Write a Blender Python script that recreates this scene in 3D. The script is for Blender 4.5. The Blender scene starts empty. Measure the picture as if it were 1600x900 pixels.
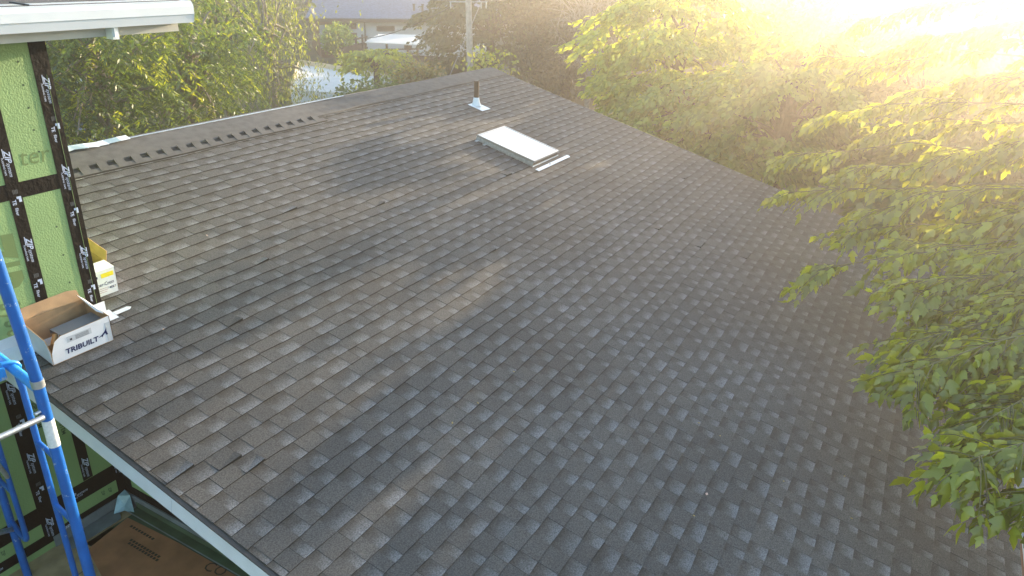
import bpy, math, random
import numpy as np
from mathutils import Vector, Matrix
random.seed(7); RNG = np.random.default_rng(7)
R = math.radians

# ------------------------------------------------------------------ camera
CAM = Vector((0.0, 0.0, 7.2))
FPX, PITCH, YAW, ROLL = 1143.65, 0.42621, 0.503365, 0.0385127
FW = Vector((math.cos(YAW)*math.cos(PITCH), math.sin(YAW)*math.cos(PITCH), -math.sin(PITCH)))
_rt = Vector((math.sin(YAW), -math.cos(YAW), 0)); _up = _rt.cross(FW)
RT = _rt*math.cos(ROLL)+_up*math.sin(ROLL)
UP = -_rt*math.sin(ROLL)+_up*math.cos(ROLL)
sc = bpy.context.scene
cd = bpy.data.cameras.new('camera'); cam = bpy.data.objects.new('camera', cd)
sc.collection.objects.link(cam)
mw = Matrix((RT, UP, -FW)).transposed().to_4x4(); mw.translation = CAM
cam.matrix_world = mw
cd.sensor_width = 36; cd.lens = FPX/1600*36; cd.clip_start = .05; cd.clip_end = 2000
sc.camera = cam

# ------------------------------------------------------------------ light
SUN_AZ, SUN_EL = -5.0, 8.0          # azimuth from +X towards +Y
w = bpy.data.worlds.new('World'); sc.world = w; w.use_nodes = True
nt = w.node_tree; bg = nt.nodes['Background']
sky = nt.nodes.new('ShaderNodeTexSky'); sky.sky_type = 'NISHITA'; sky.sun_disc = False
sky.sun_elevation = R(SUN_EL); sky.sun_rotation = R(90-SUN_AZ)
sky.air_density = 1.0; sky.dust_density = 0.6; sky.ozone_density = 1.3
nt.links.new(sky.outputs[0], bg.inputs[0]); bg.inputs[1].default_value = 0.15
sl = bpy.data.lights.new('sun', 'SUN'); so = bpy.data.objects.new('sun', sl); sc.collection.objects.link(so)
sl.energy = 5.0; sl.angle = R(0.5); sl.color = (1.0, .80, .55)
sd = Vector((math.cos(R(SUN_EL))*math.cos(R(SUN_AZ)), math.cos(R(SUN_EL))*math.sin(R(SUN_AZ)), math.sin(R(SUN_EL))))
so.rotation_euler = sd.to_track_quat('Z', 'Y').to_euler(); so.location = (60, -5, 30)
sc.view_settings.view_transform = 'Standard'; sc.view_settings.look = 'None'
sc.view_settings.gamma = 1; sc.view_settings.use_curve_mapping = False
sc.view_settings.exposure = 2.35
cy = sc.cycles
cy.max_bounces = 6; cy.diffuse_bounces = 3; cy.glossy_bounces = 2; cy.transmission_bounces = 4
cy.volume_bounces = 0; cy.transparent_max_bounces = 8
cy.use_denoising = True; cy.sample_clamp_indirect = 6
cy.caustics_reflective = False; cy.caustics_refractive = False

# ------------------------------------------------------------------ pixel helpers (design aids)
def ray(x, y): return FW*FPX+RT*(x-800)-UP*(y-450)
def on_y(x, y, Y): d = ray(x, y); return CAM+d*(Y/d.y)
def on_z(x, y, Z): d = ray(x, y); return CAM+d*((Z-CAM.z)/d.z)
def at_h(x, y, h): d = ray(x, y); return CAM+d*(h/math.hypot(d.x, d.y))       # horizontal distance h
def at_d(x, y, dep): d = ray(x, y); return CAM+d*(dep/FPX)                    # depth along the view
def z_at(x, y, X, Y): return at_h(x, y, math.hypot(X, Y)).z

# ------------------------------------------------------------------ materials
def mat(name, col, rough=.6, metal=0, bump=0, bscale=20, var=0, vscale=3, spec=None, col2=None):
    m = bpy.data.materials.new(name); m.use_nodes = True; n = m.node_tree; L = n.links
    b = n.nodes['Principled BSDF']
    b.inputs['Base Color'].default_value = (*col, 1); b.inputs['Roughness'].default_value = rough
    b.inputs['Metallic'].default_value = metal
    if spec is not None: b.inputs['Specular IOR Level'].default_value = spec
    tc = n.nodes.new('ShaderNodeTexCoord')
    if var or col2:
        nz = n.nodes.new('ShaderNodeTexNoise'); nz.inputs['Scale'].default_value = vscale; nz.inputs['Detail'].default_value = 6
        L.new(tc.outputs['Object'], nz.inputs['Vector'])
        cr = n.nodes.new('ShaderNodeValToRGB')
        c2 = col2 or tuple(c*(1+var) for c in col); c1 = col if col2 else tuple(c*(1-var) for c in col)
        cr.color_ramp.elements[0].color = (*c1, 1); cr.color_ramp.elements[1].color = (*c2, 1)
        cr.color_ramp.elements[0].position = .35; cr.color_ramp.elements[1].position = .65
        L.new(nz.outputs[0], cr.inputs[0]); L.new(cr.outputs[0], b.inputs['Base Color'])
    if bump:
        nb = n.nodes.new('ShaderNodeTexNoise'); nb.inputs['Scale'].default_value = bscale; nb.inputs['Detail'].default_value = 3
        bp = n.nodes.new('ShaderNodeBump'); bp.inputs['Strength'].default_value = bump; bp.inputs['Distance'].default_value = .01
        L.new(tc.outputs['Object'], nb.inputs['Vector']); L.new(nb.outputs[0], bp.inputs['Height']); L.new(bp.outputs[0], b.inputs['Normal'])
    return m

def leaf_mat(name, trans=.45, tint=(1.5, 1.25, .35), gloss=.06, rough=.45):
    m = bpy.data.materials.new(name); m.use_nodes = True; n = m.node_tree; L = n.links
    n.nodes.remove(n.nodes['Principled BSDF']); out = n.nodes['Material Output']
    at = n.nodes.new('ShaderNodeAttribute'); at.attribute_name = 'col'
    df = n.nodes.new('ShaderNodeBsdfDiffuse'); tr = n.nodes.new('ShaderNodeBsdfTranslucent')
    gl = n.nodes.new('ShaderNodeBsdfGlossy'); gl.inputs['Roughness'].default_value = rough
    mul = n.nodes.new('ShaderNodeMixRGB'); mul.blend_type = 'MULTIPLY'; mul.inputs[0].default_value = 1
    mul.inputs[2].default_value = (*tint, 1)
    L.new(at.outputs['Color'], df.inputs[0]); L.new(at.outputs['Color'], mul.inputs[1]); L.new(mul.outputs[0], tr.inputs[0])
    m1 = n.nodes.new('ShaderNodeMixShader'); m1.inputs[0].default_value = trans
    m2 = n.nodes.new('ShaderNodeMixShader'); m2.inputs[0].default_value = gloss
    L.new(df.outputs[0], m1.inputs[1]); L.new(tr.outputs[0], m1.inputs[2])
    L.new(m1.outputs[0], m2.inputs[1]); L.new(gl.outputs[0], m2.inputs[2]); L.new(m2.outputs[0], out.inputs[0])
    return m

def shingle_mat():
    m = bpy.data.materials.new('asphalt_shingle'); m.use_nodes = True; n = m.node_tree; L = n.links
    b = n.nodes['Principled BSDF']
    at = n.nodes.new('ShaderNodeAttribute'); at.attribute_name = 'tab'      # r: tooth 0/1, g: random, b: random
    sep = n.nodes.new('ShaderNodeSeparateColor'); L.new(at.outputs['Color'], sep.inputs[0])
    uv = n.nodes.new('ShaderNodeUVMap'); sx = n.nodes.new('ShaderNodeSeparateXYZ'); L.new(uv.outputs[0], sx.inputs[0])
    tc = n.nodes.new('ShaderNodeTexCoord')
    def math_(op, a, b_, clamp=False):
        k = n.nodes.new('ShaderNodeMath'); k.operation = op; k.use_clamp = clamp
        for i, v in enumerate((a, b_)):
            if isinstance(v, (int, float)): k.inputs[i].default_value = v
            else: L.new(v, k.inputs[i])
        return k.outputs[0]
    def noise(scale, detail=3):
        k = n.nodes.new('ShaderNodeTexNoise'); k.inputs['Scale'].default_value = scale; k.inputs['Detail'].default_value = detail
        L.new(tc.outputs['Object'], k.inputs['Vector']); return k.outputs[0]
    # blend band printed on the lower layer: pale granules at the butt fading to dark under the course above
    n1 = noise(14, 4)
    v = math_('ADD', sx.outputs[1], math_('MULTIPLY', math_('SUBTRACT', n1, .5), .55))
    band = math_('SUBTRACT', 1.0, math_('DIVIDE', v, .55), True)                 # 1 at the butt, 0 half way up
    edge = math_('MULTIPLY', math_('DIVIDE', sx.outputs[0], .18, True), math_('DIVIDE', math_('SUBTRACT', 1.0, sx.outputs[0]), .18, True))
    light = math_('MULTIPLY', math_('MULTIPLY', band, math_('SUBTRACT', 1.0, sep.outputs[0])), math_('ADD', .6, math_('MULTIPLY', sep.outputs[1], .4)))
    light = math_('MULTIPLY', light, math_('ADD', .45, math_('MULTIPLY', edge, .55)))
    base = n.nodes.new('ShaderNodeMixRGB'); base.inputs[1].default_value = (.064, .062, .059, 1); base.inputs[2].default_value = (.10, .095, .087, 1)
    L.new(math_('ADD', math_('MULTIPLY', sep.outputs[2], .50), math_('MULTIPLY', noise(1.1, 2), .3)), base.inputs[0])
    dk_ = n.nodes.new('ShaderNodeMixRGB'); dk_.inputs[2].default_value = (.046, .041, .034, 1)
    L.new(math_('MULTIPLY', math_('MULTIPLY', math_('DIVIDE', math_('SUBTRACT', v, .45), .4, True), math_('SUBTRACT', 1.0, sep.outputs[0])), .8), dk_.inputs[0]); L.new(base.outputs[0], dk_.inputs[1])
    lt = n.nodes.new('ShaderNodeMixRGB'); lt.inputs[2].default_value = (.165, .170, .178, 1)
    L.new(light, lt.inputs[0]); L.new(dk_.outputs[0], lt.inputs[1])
    g = n.nodes.new('ShaderNodeTexNoise'); g.inputs['Scale'].default_value = 110; g.inputs['Detail'].default_value = 2
    L.new(tc.outputs['Object'], g.inputs['Vector'])
    gm = n.nodes.new('ShaderNodeMapRange'); gm.inputs[1].default_value = .3; gm.inputs[2].default_value = .7; gm.inputs[3].default_value = .5; gm.inputs[4].default_value = 1.55
    L.new(g.outputs[0], gm.inputs[0])
    wn = n.nodes.new('ShaderNodeMapRange'); wn.inputs[1].default_value = .35; wn.inputs[2].default_value = .65; wn.inputs[3].default_value = .86; wn.inputs[4].default_value = 1.16
    L.new(noise(.55, 4), wn.inputs[0])
    mm = n.nodes.new('ShaderNodeVectorMath'); mm.operation = 'SCALE'
    L.new(lt.outputs[0], mm.inputs[0]); L.new(math_('MULTIPLY', gm.outputs[0], wn.outputs[0]), mm.inputs['Scale'])
    L.new(mm.outputs[0], b.inputs['Base Color'])
    b.inputs['Roughness'].default_value = .78; b.inputs['Specular IOR Level'].default_value = .35
    bp = n.nodes.new('ShaderNodeBump'); bp.inputs['Strength'].default_value = .55; bp.inputs['Distance'].default_value = .003
    L.new(noise(260, 2), bp.inputs['Height']); L.new(bp.outputs[0], b.inputs['Normal'])
    return m

M = {}
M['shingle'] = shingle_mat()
M['edge_notch_shade'] = mat('dark_cut_edge_and_notch_shade', (.022, .020, .018), .9)  # cut asphalt edges; also colours the painted shade inside the ridge notches
M['ridge'] = mat('ridge_shingle', (.085, .083, .08), .85, bump=.5, bscale=150, var=.22, vscale=9)
M['underlay'] = mat('roof_underlay', (.03, .03, .03), .9)
M['fascia'] = mat('primed_fascia_paint', (.74, .76, .80), .5, var=.04, vscale=8)
M['drip'] = mat('drip_edge_metal', (.05, .045, .04), .5)
M['sheath'] = mat('green_sheathing', (.245, .375, .15), .6, bump=.35, bscale=85, var=.10, vscale=1.3)
M['tape'] = mat('black_flashing_tape', (.009, .007, .006), .6, bump=.6, spec=.15, bscale=30, var=.25, vscale=14)
M['print_w'] = mat('white_tape_print', (.55, .62, .80), .6)
M['print_g'] = mat('faded_tape_print', (.08, .085, .09), .6)
M['print_b'] = mat('brown_panel_print', (.15, .22, .075), .7)
M['print_d'] = mat('dark_panel_print', (.03, .07, .03), .7)
M['white_al'] = mat('white_aluminium', (.72, .76, .80), .35, var=.03, vscale=4)
M['soffit'] = mat('grey_primed_trim', (.50, .50, .47), .6, var=.06, vscale=6)
M['galv'] = mat('galvanised_steel', (.52, .55, .58), .38, metal=.75, var=.15, vscale=25)
M['membrane'] = mat('grey_membrane', (.19, .215, .225), .5, bump=.2, bscale=15, var=.2, vscale=6)
M['membrane_g'] = mat('green_membrane', (.07, .11, .06), .6, bump=.2, bscale=15, var=.25, vscale=6)
M['paper'] = mat('red_brown_building_paper', (.40, .17, .08), .85, var=.18, vscale=5, bump=.3, bscale=9)
M['print_paper'] = mat('dark_paper_print', (.07, .04, .025), .8)
M['blue'] = mat('blue_scaffold_paint', (.005, .11, .42), .42, var=.12, vscale=12)
M['lblue'] = mat('light_blue_paint', (.02, .27, .72), .35, var=.1, vscale=12)
def worn(m, pale=(.45, .50, .55)):
    n = m.node_tree; L = n.links; b = n.nodes['Principled BSDF']; src = b.inputs['Base Color'].links[0].from_socket
    tc = n.nodes.new('ShaderNodeTexCoord'); nz = n.nodes.new('ShaderNodeTexNoise'); nz.inputs['Scale'].default_value = 17; nz.inputs['Detail'].default_value = 9; nz.inputs['Roughness'].default_value = .7
    cr = n.nodes.new('ShaderNodeValToRGB'); cr.color_ramp.elements[0].position = .62; cr.color_ramp.elements[1].position = .66
    mx = n.nodes.new('ShaderNodeMixRGB'); mx.inputs[2].default_value = (*pale, 1)
    L.new(tc.outputs['Object'], nz.inputs['Vector']); L.new(nz.outputs[0], cr.inputs[0]); L.new(cr.outputs[0], mx.inputs[0]); L.new(src, mx.inputs[1]); L.new(mx.outputs[0], b.inputs['Base Color'])
worn(M['blue']); worn(M['lblue'])
M['label_w'] = mat('white_sticker', (.72, .74, .76), .5, var=.1, vscale=60)
M['carton_w'] = mat('white_carton_print', (.72, .74, .78), .55, var=.03, vscale=10)
M['carton_b'] = mat('brown_cardboard', (.40, .25, .13), .8, var=.12, vscale=12)
M['carton_y'] = mat('kraft_cardboard', (.46, .29, .12), .8, var=.1, vscale=12)
M['ink'] = mat('navy_ink', (.008, .015, .09), .7, spec=.1)
M['ink_k'] = mat('black_ink', (.03, .03, .05), .6)
M['ink_r'] = mat('dull_red_ink', (.3, .06, .06), .6)
M['ink_y'] = mat('yellow_sticker', (.85, .70, .03), .5)
M['tapeclear'] = mat('packing_tape', (.55, .58, .62), .15)
M['grey_pl'] = mat('grey_plastic', (.20, .21, .23), .45, var=.1)
M['black_pl'] = mat('black_plastic', (.02, .02, .02), .4)
M['frame_br'] = mat('bronze_skylight_frame', (.16, .14, .125), .35, metal=.6)
M['frame_lt'] = mat('brushed_skylight_trim', (.42, .40, .39), .35, metal=.5)
M['frame_wh'] = mat('skylight_white_edge', (.7, .7, .7), .4)
M['glass'] = mat('skylight_frosted_glass', (.93, .94, .96), .12, spec=.9)
M['pipe'] = mat('black_abs_pipe', (.05, .03, .02), .5)
M['trunkbark'] = mat('tree_bark', (.10, .075, .055), .9, bump=.8, bscale=30, var=.3, vscale=10)
M['palebark'] = mat('pale_bark', (.30, .25, .20), .9, bump=.6, bscale=30, var=.25, vscale=10)
M['twigbark'] = mat('greenish_twig_bark', (.16, .15, .06), .9, var=.2, vscale=10)
M['pole'] = mat('weathered_pole_wood', (.42, .38, .34), .9, bump=.5, bscale=20, var=.2, vscale=8)
M['wire'] = mat('dark_cable', (.05, .05, .05), .6)
M['wire_l'] = mat('steel_guy_wire', (.40, .38, .35), .5, metal=.5)
M['ply'] = mat('plywood', (.40, .29, .16), .75, var=.18, vscale=7)
M['grass'] = mat('ground_soil_grass', (.05, .07, .025), .95, col2=(.12, .10, .06), vscale=.5)
M['asphalt'] = mat('asphalt_lane', (.05, .05, .05), .9, var=.1)
M['concrete'] = mat('pale_concrete', (.42, .41, .39), .85, var=.1, vscale=1)
M['stucco'] = mat('white_stucco', (.80, .81, .82), .8)
M['bluewall'] = mat('white_painted_render', (.88, .90, .92), .7)
M['slate'] = mat('slate_blue_roofing', (.13, .18, .28), .8, var=.3, vscale=6)
M['brownwood'] = mat('brown_cladding', (.20, .09, .045), .7, var=.15)
M['darkwood'] = mat('dark_stained_wood', (.055, .035, .028), .7, var=.2)
M['fencewood'] = mat('brown_stained_fence', (.13, .085, .065), .8, var=.2, vscale=4)
M['window'] = mat('dark_window_glass', (.03, .028, .025), .06, spec=.8)
M['door_w'] = mat('white_door', (.62, .66, .70), .5)
M['canvas'] = mat('white_canvas', (.80, .80, .76), .8)
M['cream'] = mat('cream_siding', (.62, .52, .36), .8)
M['redroof'] = mat('rust_red_roofing', (.30, .10, .05), .8, var=.2)
M['flatroof'] = mat('white_flat_roofing', (.78, .78, .75), .7, var=.05)
M['wallb'] = mat('beige_wall', (.38, .33, .26), .85, var=.05)
M['leaf'] = leaf_mat('leaf', .52, (1.6, 1.4, .35))
M['leaf_near'] = leaf_mat('leaf_near', .62, (1.6, 1.4, .3), .07, .40)
M['dryleaf'] = mat('dry_leaf', (.45, .33, .10), .7)
M['pinkleaf'] = mat('pale_petal', (.62, .42, .34), .7)

# ------------------------------------------------------------------ mesh helpers
ORG = {}
def link(o): sc.collection.objects.link(o); return o
def tag(o, label=None, cat=None, group=None, kind=None):
    if label: o['label'] = label
    if cat: o['category'] = cat
    if group: o['group'] = group
    if kind: o['kind'] = kind
    return o
def thing(name, label, cat, loc=(0, 0, 0), group=None):
    o = bpy.data.objects.new(name, None); link(o); o.location = loc; o.empty_display_size = .2
    ORG[o.name] = Vector(loc); return tag(o, label, cat, group)

class MB:
    def __init__(s): s.v = []; s.f = []; s.m = []; s.sm = []
    def add(s, vs, fs, mi=0, smooth=False):
        k = len(s.v); s.v += [tuple(v) for v in vs]
        for f in fs: s.f.append([i+k for i in f]); s.m.append(mi); s.sm.append(smooth)
        return s
    def box(s, x0, x1, y0, y1, z0, z1, mi=0, T=None):
        vs = [Vector((x, y, z)) for z in (z0, z1) for y in (y0, y1) for x in (x0, x1)]
        if T is not None: vs = [T@v for v in vs]
        return s.add(vs, [(0, 2, 3, 1), (4, 5, 7, 6), (0, 1, 5, 4), (2, 6, 7, 3), (0, 4, 6, 2), (1, 3, 7, 5)], mi)
    def slab(s, pts, up, th, mi=0):      # polygon pts extruded by vector up*th
        n = len(pts); a = [Vector(p) for p in pts]; u = Vector(up)*th; b = [p+u for p in a]
        return s.add(a+b, [tuple(range(n))[::-1], tuple(range(n, 2*n))]+[(i, (i+1) % n, n+(i+1) % n, n+i) for i in range(n)], mi)
    def tube(s, pts, rad, n=8, mi=0, cap=True):
        pts = [Vector(p) for p in pts]
        if not hasattr(rad, '__len__'): rad = [rad]*len(pts)
        rings = []; prev = None
        for i, p in enumerate(pts):
            d = (pts[min(i+1, len(pts)-1)]-pts[max(i-1, 0)]).normalized()
            if prev is None:
                a = d.cross(Vector((0, 0, 1)) if abs(d.z) < .9 else Vector((1, 0, 0))).normalized()
            else:
                a = (prev-d*prev.dot(d)).normalized()
            prev = a; b = d.cross(a)
            rings.append([p+(a*math.cos(2*math.pi*k/n)+b*math.sin(2*math.pi*k/n))*rad[i] for k in range(n)])
        vs = [q for r in rings for q in r]; fs = []
        for i in range(len(pts)-1):
            for k in range(n): fs.append((i*n+k, i*n+(k+1) % n, (i+1)*n+(k+1) % n, (i+1)*n+k))
        s.add(vs, fs, mi, True)
        if cap: s.add(rings[0], [tuple(range(n))[::-1]], mi); s.add(rings[-1], [tuple(range(n))], mi)
        return s
    def build(s, name, mats, parent=None, label=None, bevel=0, org=None):
        me = bpy.data.meshes.new(name); o = bpy.data.objects.new(name, me); link(o)
        g = ORG[parent.name] if parent is not None else Vector(org) if org is not None else Vector((0, 0, 0))
        me.from_pydata([tuple(Vector(v)-g) for v in s.v], [], s.f)
        for mm in (mats if isinstance(mats, (list, tuple)) else [mats]): me.materials.append(M[mm])
        me.polygons.foreach_set('material_index', s.m); me.polygons.foreach_set('use_smooth', s.sm); me.update()
        if parent is not None: o.parent = parent
        elif org is not None: o.location = g
        ORG[o.name] = g
        if label: o['label'] = label
        if bevel:
            b = o.modifiers.new('bevel', 'BEVEL'); b.width = bevel; b.segments = 2; b.limit_method = 'ANGLE'
        return o

_tc = {}
def text_geo(body, size, shear=0, bold=0):
    k = (body, shear, bold)
    if k not in _tc:
        c = bpy.data.curves.new('t', 'FONT'); c.body = body; c.size = 1; c.shear = shear; c.offset = bold; c.resolution_u = 2
        o = bpy.data.objects.new('t', c); link(o); bpy.context.view_layer.update()
        dg = bpy.context.evaluated_depsgraph_get(); me = o.evaluated_get(dg).to_mesh()
        _tc[k] = ([v.co.copy() for v in me.vertices], [tuple(p.vertices) for p in me.polygons])
        o.evaluated_get(dg).to_mesh_clear(); bpy.data.objects.remove(o); bpy.data.curves.remove(c)
    vs, fs = _tc[k]; return [v*size for v in vs], fs
def put_text(mb, body, size, origin, ex, ey, mi=0, shear=0, bold=0, stretch=1):
    vs, fs = text_geo(body, size, shear, bold); O = Vector(origin); ex = Vector(ex); ey = Vector(ey)
    mb.add([O+ex*v.x*stretch+ey*v.y for v in vs], fs, mi)

# ------------------------------------------------------------------ ground, lane
RS = 0.2505648                      # roof slope (3 in 12)
def roof_z(y): return CAM.z-4.0056+RS*y
def blob(x, y, r, seed=0): return r
gb = MB()
gb.add([(-220, -220, 0), (220, -220, 0), (220, 220, 0), (-220, 220, 0)], [(0, 1, 2, 3)])
tag(gb.build('ground', 'grass'), kind='structure')

# ------------------------------------------------------------------ main house with the shingle roof
XL, XR, YE, YR = 2.17, 12.93, -1.51, 7.79
YW, XC, DZ = 5.285, 2.94, 2.75      # plane of the extension wall, its free corner, level of the lower deck
UPS = Vector((0, 1, RS)).normalized(); NRM = Vector((0, -RS, 1)).normalized()
def rp(x, s, h=0):                  # s = distance upslope measured from the eave
    return Vector((x, YE, roof_z(YE)))+UPS*s+NRM*h
house = thing('shingle_roof_house', 'low house with a wide dark grey asphalt shingle gable roof filling the view', 'house', (7.5, 3, 0))
SL = (YR-YE)/UPS.y
hb = MB()                           # roof deck under the shingles, both slopes
hb.slab([rp(XL+.02, 0, -.03), rp(XR-.02, 0, -.03), rp(XR-.02, SL, -.03), rp(XL+.02, SL, -.03)], (0, 0, -1), .05)
yb = 2*YR-YE
hb.slab([(XL+.02, YR, roof_z(YR)-.03), (XR-.02, YR, roof_z(YR)-.03), (XR-.02, yb, roof_z(YE)-.03), (XL+.02, yb, roof_z(YE)-.03)], (0, 0, -1), .05)
hb.build('roof_deck', 'underlay', house)

LIFT = ((2.47, 36), (2.60, 35), (2.26, 37), (3.6, 44), (4.4, 48), (5.3, 52))
def shingle_field():
    V = []; F = []; TAB = []; UV = []
    ex = .143; off = .03; nC = int((7.40-YE)/UPS.y/ex)+1
    def wob(x, k): return .006*math.sin(x*1.3+k*2.1)+.006*math.sin(x*3.1+k*.7+1)+.007*math.sin(x*.45+k*.33)+.003*math.sin(x*6.7+k*3.3)
    top_s = (7.44-YE)/UPS.y
    for k in range(nC+1):
        s0 = k*ex-.01; s1 = min(s0+ex+.02, top_s)
        if s0 > top_s-.05: break
        x = XL-.02+random.uniform(-.2, 0); tooth = random.random() < .5
        while x < XR:
            wd = random.choice((.10, .12, .15, .18, .22)) if tooth else random.choice((.08, .09, .11, .13, .16, .20))
            xa = max(x, XL-.015); xb = min(x+wd, XR+.015)
            if xb-xa > .01:
                ymid = YE+UPS.y*(s0+.05)
                if not (ymid > YW+.02 and (xa+xb)/2 < XC-.15):
                    h0 = (.0092 if tooth else .0080)+random.uniform(-.0004, .0006); h1 = h0-.0078
                    jt = random.uniform(-.0012, .0012)
                    lift = [0, 0]
                    pr = random.random()
                    if pr < .006 and tooth: lift = [random.uniform(.008, .02)*(random.random() < .6), random.uniform(.008, .022)]
                    for lx, lk in LIFT:
                        if k == lk and xa <= lx < xb: lift = [.004, .022]
                    def P(xx, ss, h): return rp(xx, ss, h)
                    a = P(xa, s0+wob(xa, k)+jt, h0+lift[0]); b = P(xb, s0+wob(xb, k)+jt, h0+lift[1])
                    c = P(xb, s1+wob(xb, k), max(h1, .0006)); d = P(xa, s1+wob(xa, k), max(h1, .0006))
                    a2 = P(xa, s0+wob(xa, k)+jt, -.004); b2 = P(xb, s0+wob(xb, k)+jt, -.004)
                    c2 = P(xb, s1+wob(xb, k), -.004); d2 = P(xa, s1+wob(xa, k), -.004)
                    # middle row so a lifted corner curls only near the butt
                    e = a.lerp(d, .45); f = b.lerp(c, .45)
                    e -= NRM*lift[0]*.5; f -= NRM*lift[1]*.5
                    i = len(V); V += [a, b, c, d, a2, b2, c2, d2, e, f]
                    F += [(i, i+1, i+9, i+8), (i+8, i+9, i+2, i+3), (i+4, i+5, i+1, i), (i+4, i, i+8, i+7), (i+8, i+3, i+7), (i+1, i+5, i+6, i+9), (i+9, i+6, i+2)]
                    t = (1. if tooth else 0., random.random(), random.random()**1.3, 1.)
                    TAB += [t]*7
                    UV += [((0, 0), (1, 0), (1, .45), (0, .45)), ((0, .45), (1, .45), (1, 1), (0, 1)), ((0, 1),)*4, ((0, 1),)*4, ((0, 1),)*3, ((0, 1),)*4, ((0, 1),)*3]
            x += wd+(.0025 if random.random() < .2 else .0004); tooth = not tooth
    me = bpy.data.meshes.new('shingles'); o = bpy.data.objects.new('shingles', me); link(o)
    g = ORG[house.name]; me.from_pydata([tuple(v-g) for v in V], [], F); me.materials.append(M['shingle']); me.materials.append(M['edge_notch_shade'])
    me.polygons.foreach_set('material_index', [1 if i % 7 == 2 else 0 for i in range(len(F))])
    ca = me.color_attributes.new('tab', 'FLOAT_COLOR', 'CORNER'); uvl = me.uv_layers.new(name='UVMap')
    cols = []; uvs = []
    for fi, f in enumerate(F):
        for j in range(len(f)): cols += TAB[fi]; uvs += UV[fi][j]
    ca.data.foreach_set('color', cols); uvl.data.foreach_set('uv', uvs)
    o.parent = house; ORG[o.name] = g; me.update(); return o
shingle_field()

# back slope
b = MB(); b.slab([(XL, YR, roof_z(YR)), (XR, YR, roof_z(YR)), (XR, yb, roof_z(YE)), (XL, yb, roof_z(YE))], (0, 0, -1), .012)
b.build('rear_roof', 'ridge', house)
# ridge vent: rounded strip with a row of open notches near the extension
rv = MB(); prof = [(7.398, .010), (7.40, .022), (7.47, .026), (7.58, .028), (7.70, .026), (7.79, .020), (7.90, .012), (8.0, .0)]
def rvz(y, h): return (roof_z(y) if y <= YR else roof_z(2*YR-y))+h
xs = [XC-.3+i*(XR-.02-XC+.3)/90 for i in range(91)]
for i in range(90):
    for j in range(len(prof)-1):
        x0, x1 = xs[i], xs[i+1]
        def q(x, j):
            y, h = prof[j]; return (x, y+.006*math.sin(x*1.7)+.004*math.sin(x*5.3), rvz(y, h+.004*math.sin(x*2.9+1)*(j < 5)))
        rv.add([q(x0, j), q(x1, j), q(x1, j+1), q(x0, j+1)], [(0, 1, 2, 3)])
rv.build('ridge_cap', 'ridge', house)
nb = MB(); x = XC+.02
while x < 7.6:                      # teeth of the unfinished top course
    y0, y1 = 7.245, 7.41
    nb.add([(x, y0, roof_z(y0)+.024), (x+.105, y0, roof_z(y0)+.024), (x+.155, y1, roof_z(y1)+.036), (x+.05, y1, roof_z(y1)+.036),
            (x, y0, roof_z(y0)), (x+.105, y0, roof_z(y0)), (x+.155, y1, roof_z(y1)), (x+.05, y1, roof_z(y1))],
           [(0, 1, 2, 3), (4, 5, 1, 0), (5, 6, 2, 1), (7, 4, 0, 3)])
    x += .195
nb.build('vent_teeth', 'ridge', house)
vs = [(XC-.1, 7.28, roof_z(7.28)+.0135), (7.72, 7.28, roof_z(7.28)+.0135), (7.72, 7.42, roof_z(7.42)+.0145), (XC-.1, 7.42, roof_z(7.42)+.0145)]
lp = MB()
for i in range(24):
    xa, xb = XC-.1+i*.2, XC-.1+(i+1)*.2; wv = lambda q: .006*math.sin(q*3.3)
    pa = [(xa, 7.235+wv(xa), roof_z(7.235)+.004), (xb, 7.235+wv(xb), roof_z(7.235)+.004), (xb, 7.235+wv(xb), roof_z(7.235)+.022), (xa, 7.235+wv(xa), roof_z(7.235)+.022), (xb, 7.318, roof_z(7.318)+.024), (xa, 7.318, roof_z(7.318)+.024), (xb, 7.320, roof_z(7.318)+.008), (xa, 7.320, roof_z(7.318)+.008)]
    lp.add(pa, [(3, 2, 4, 5), (5, 4, 6, 7)]); lp.add(pa[:4], [(0, 1, 2, 3)], 1)
lp.build('starter_strip', ['ridge', 'edge_notch_shade'], house)
db = MB(); db.add(vs, [(0, 1, 2, 3)]); db.build('notch_shade', 'edge_notch_shade', house)  # dark sheet laid in as painted shade behind the notches
cf = MB()
pts = [(XC+.9+i*.13, 7.80+.02*math.sin(i*2.1), rvz(7.79, .055+.010*math.sin(i*1.7))) for i in range(10)]
for i in range(9):
    p, q_ = Vector(pts[i]), Vector(pts[i+1]); cf.add([p, q_, q_+Vector((0, -.10+.02*math.sin(i), -.028)), p+Vector((0, -.09, -.028))], [(0, 1, 2, 3)])
cf.build('ridge_flashing', 'white_al', house)
cf = MB(); cf.slab([(XC, 7.775, roof_z(7.79)+.020), (8.6, 7.775, roof_z(7.79)+.020), (8.6, 7.80, roof_z(7.79)+.022), (XC, 7.80, roof_z(7.79)+.022)], (0, 0, 1), .006); cf.build('ridge_edge', 'galv', house)

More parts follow.
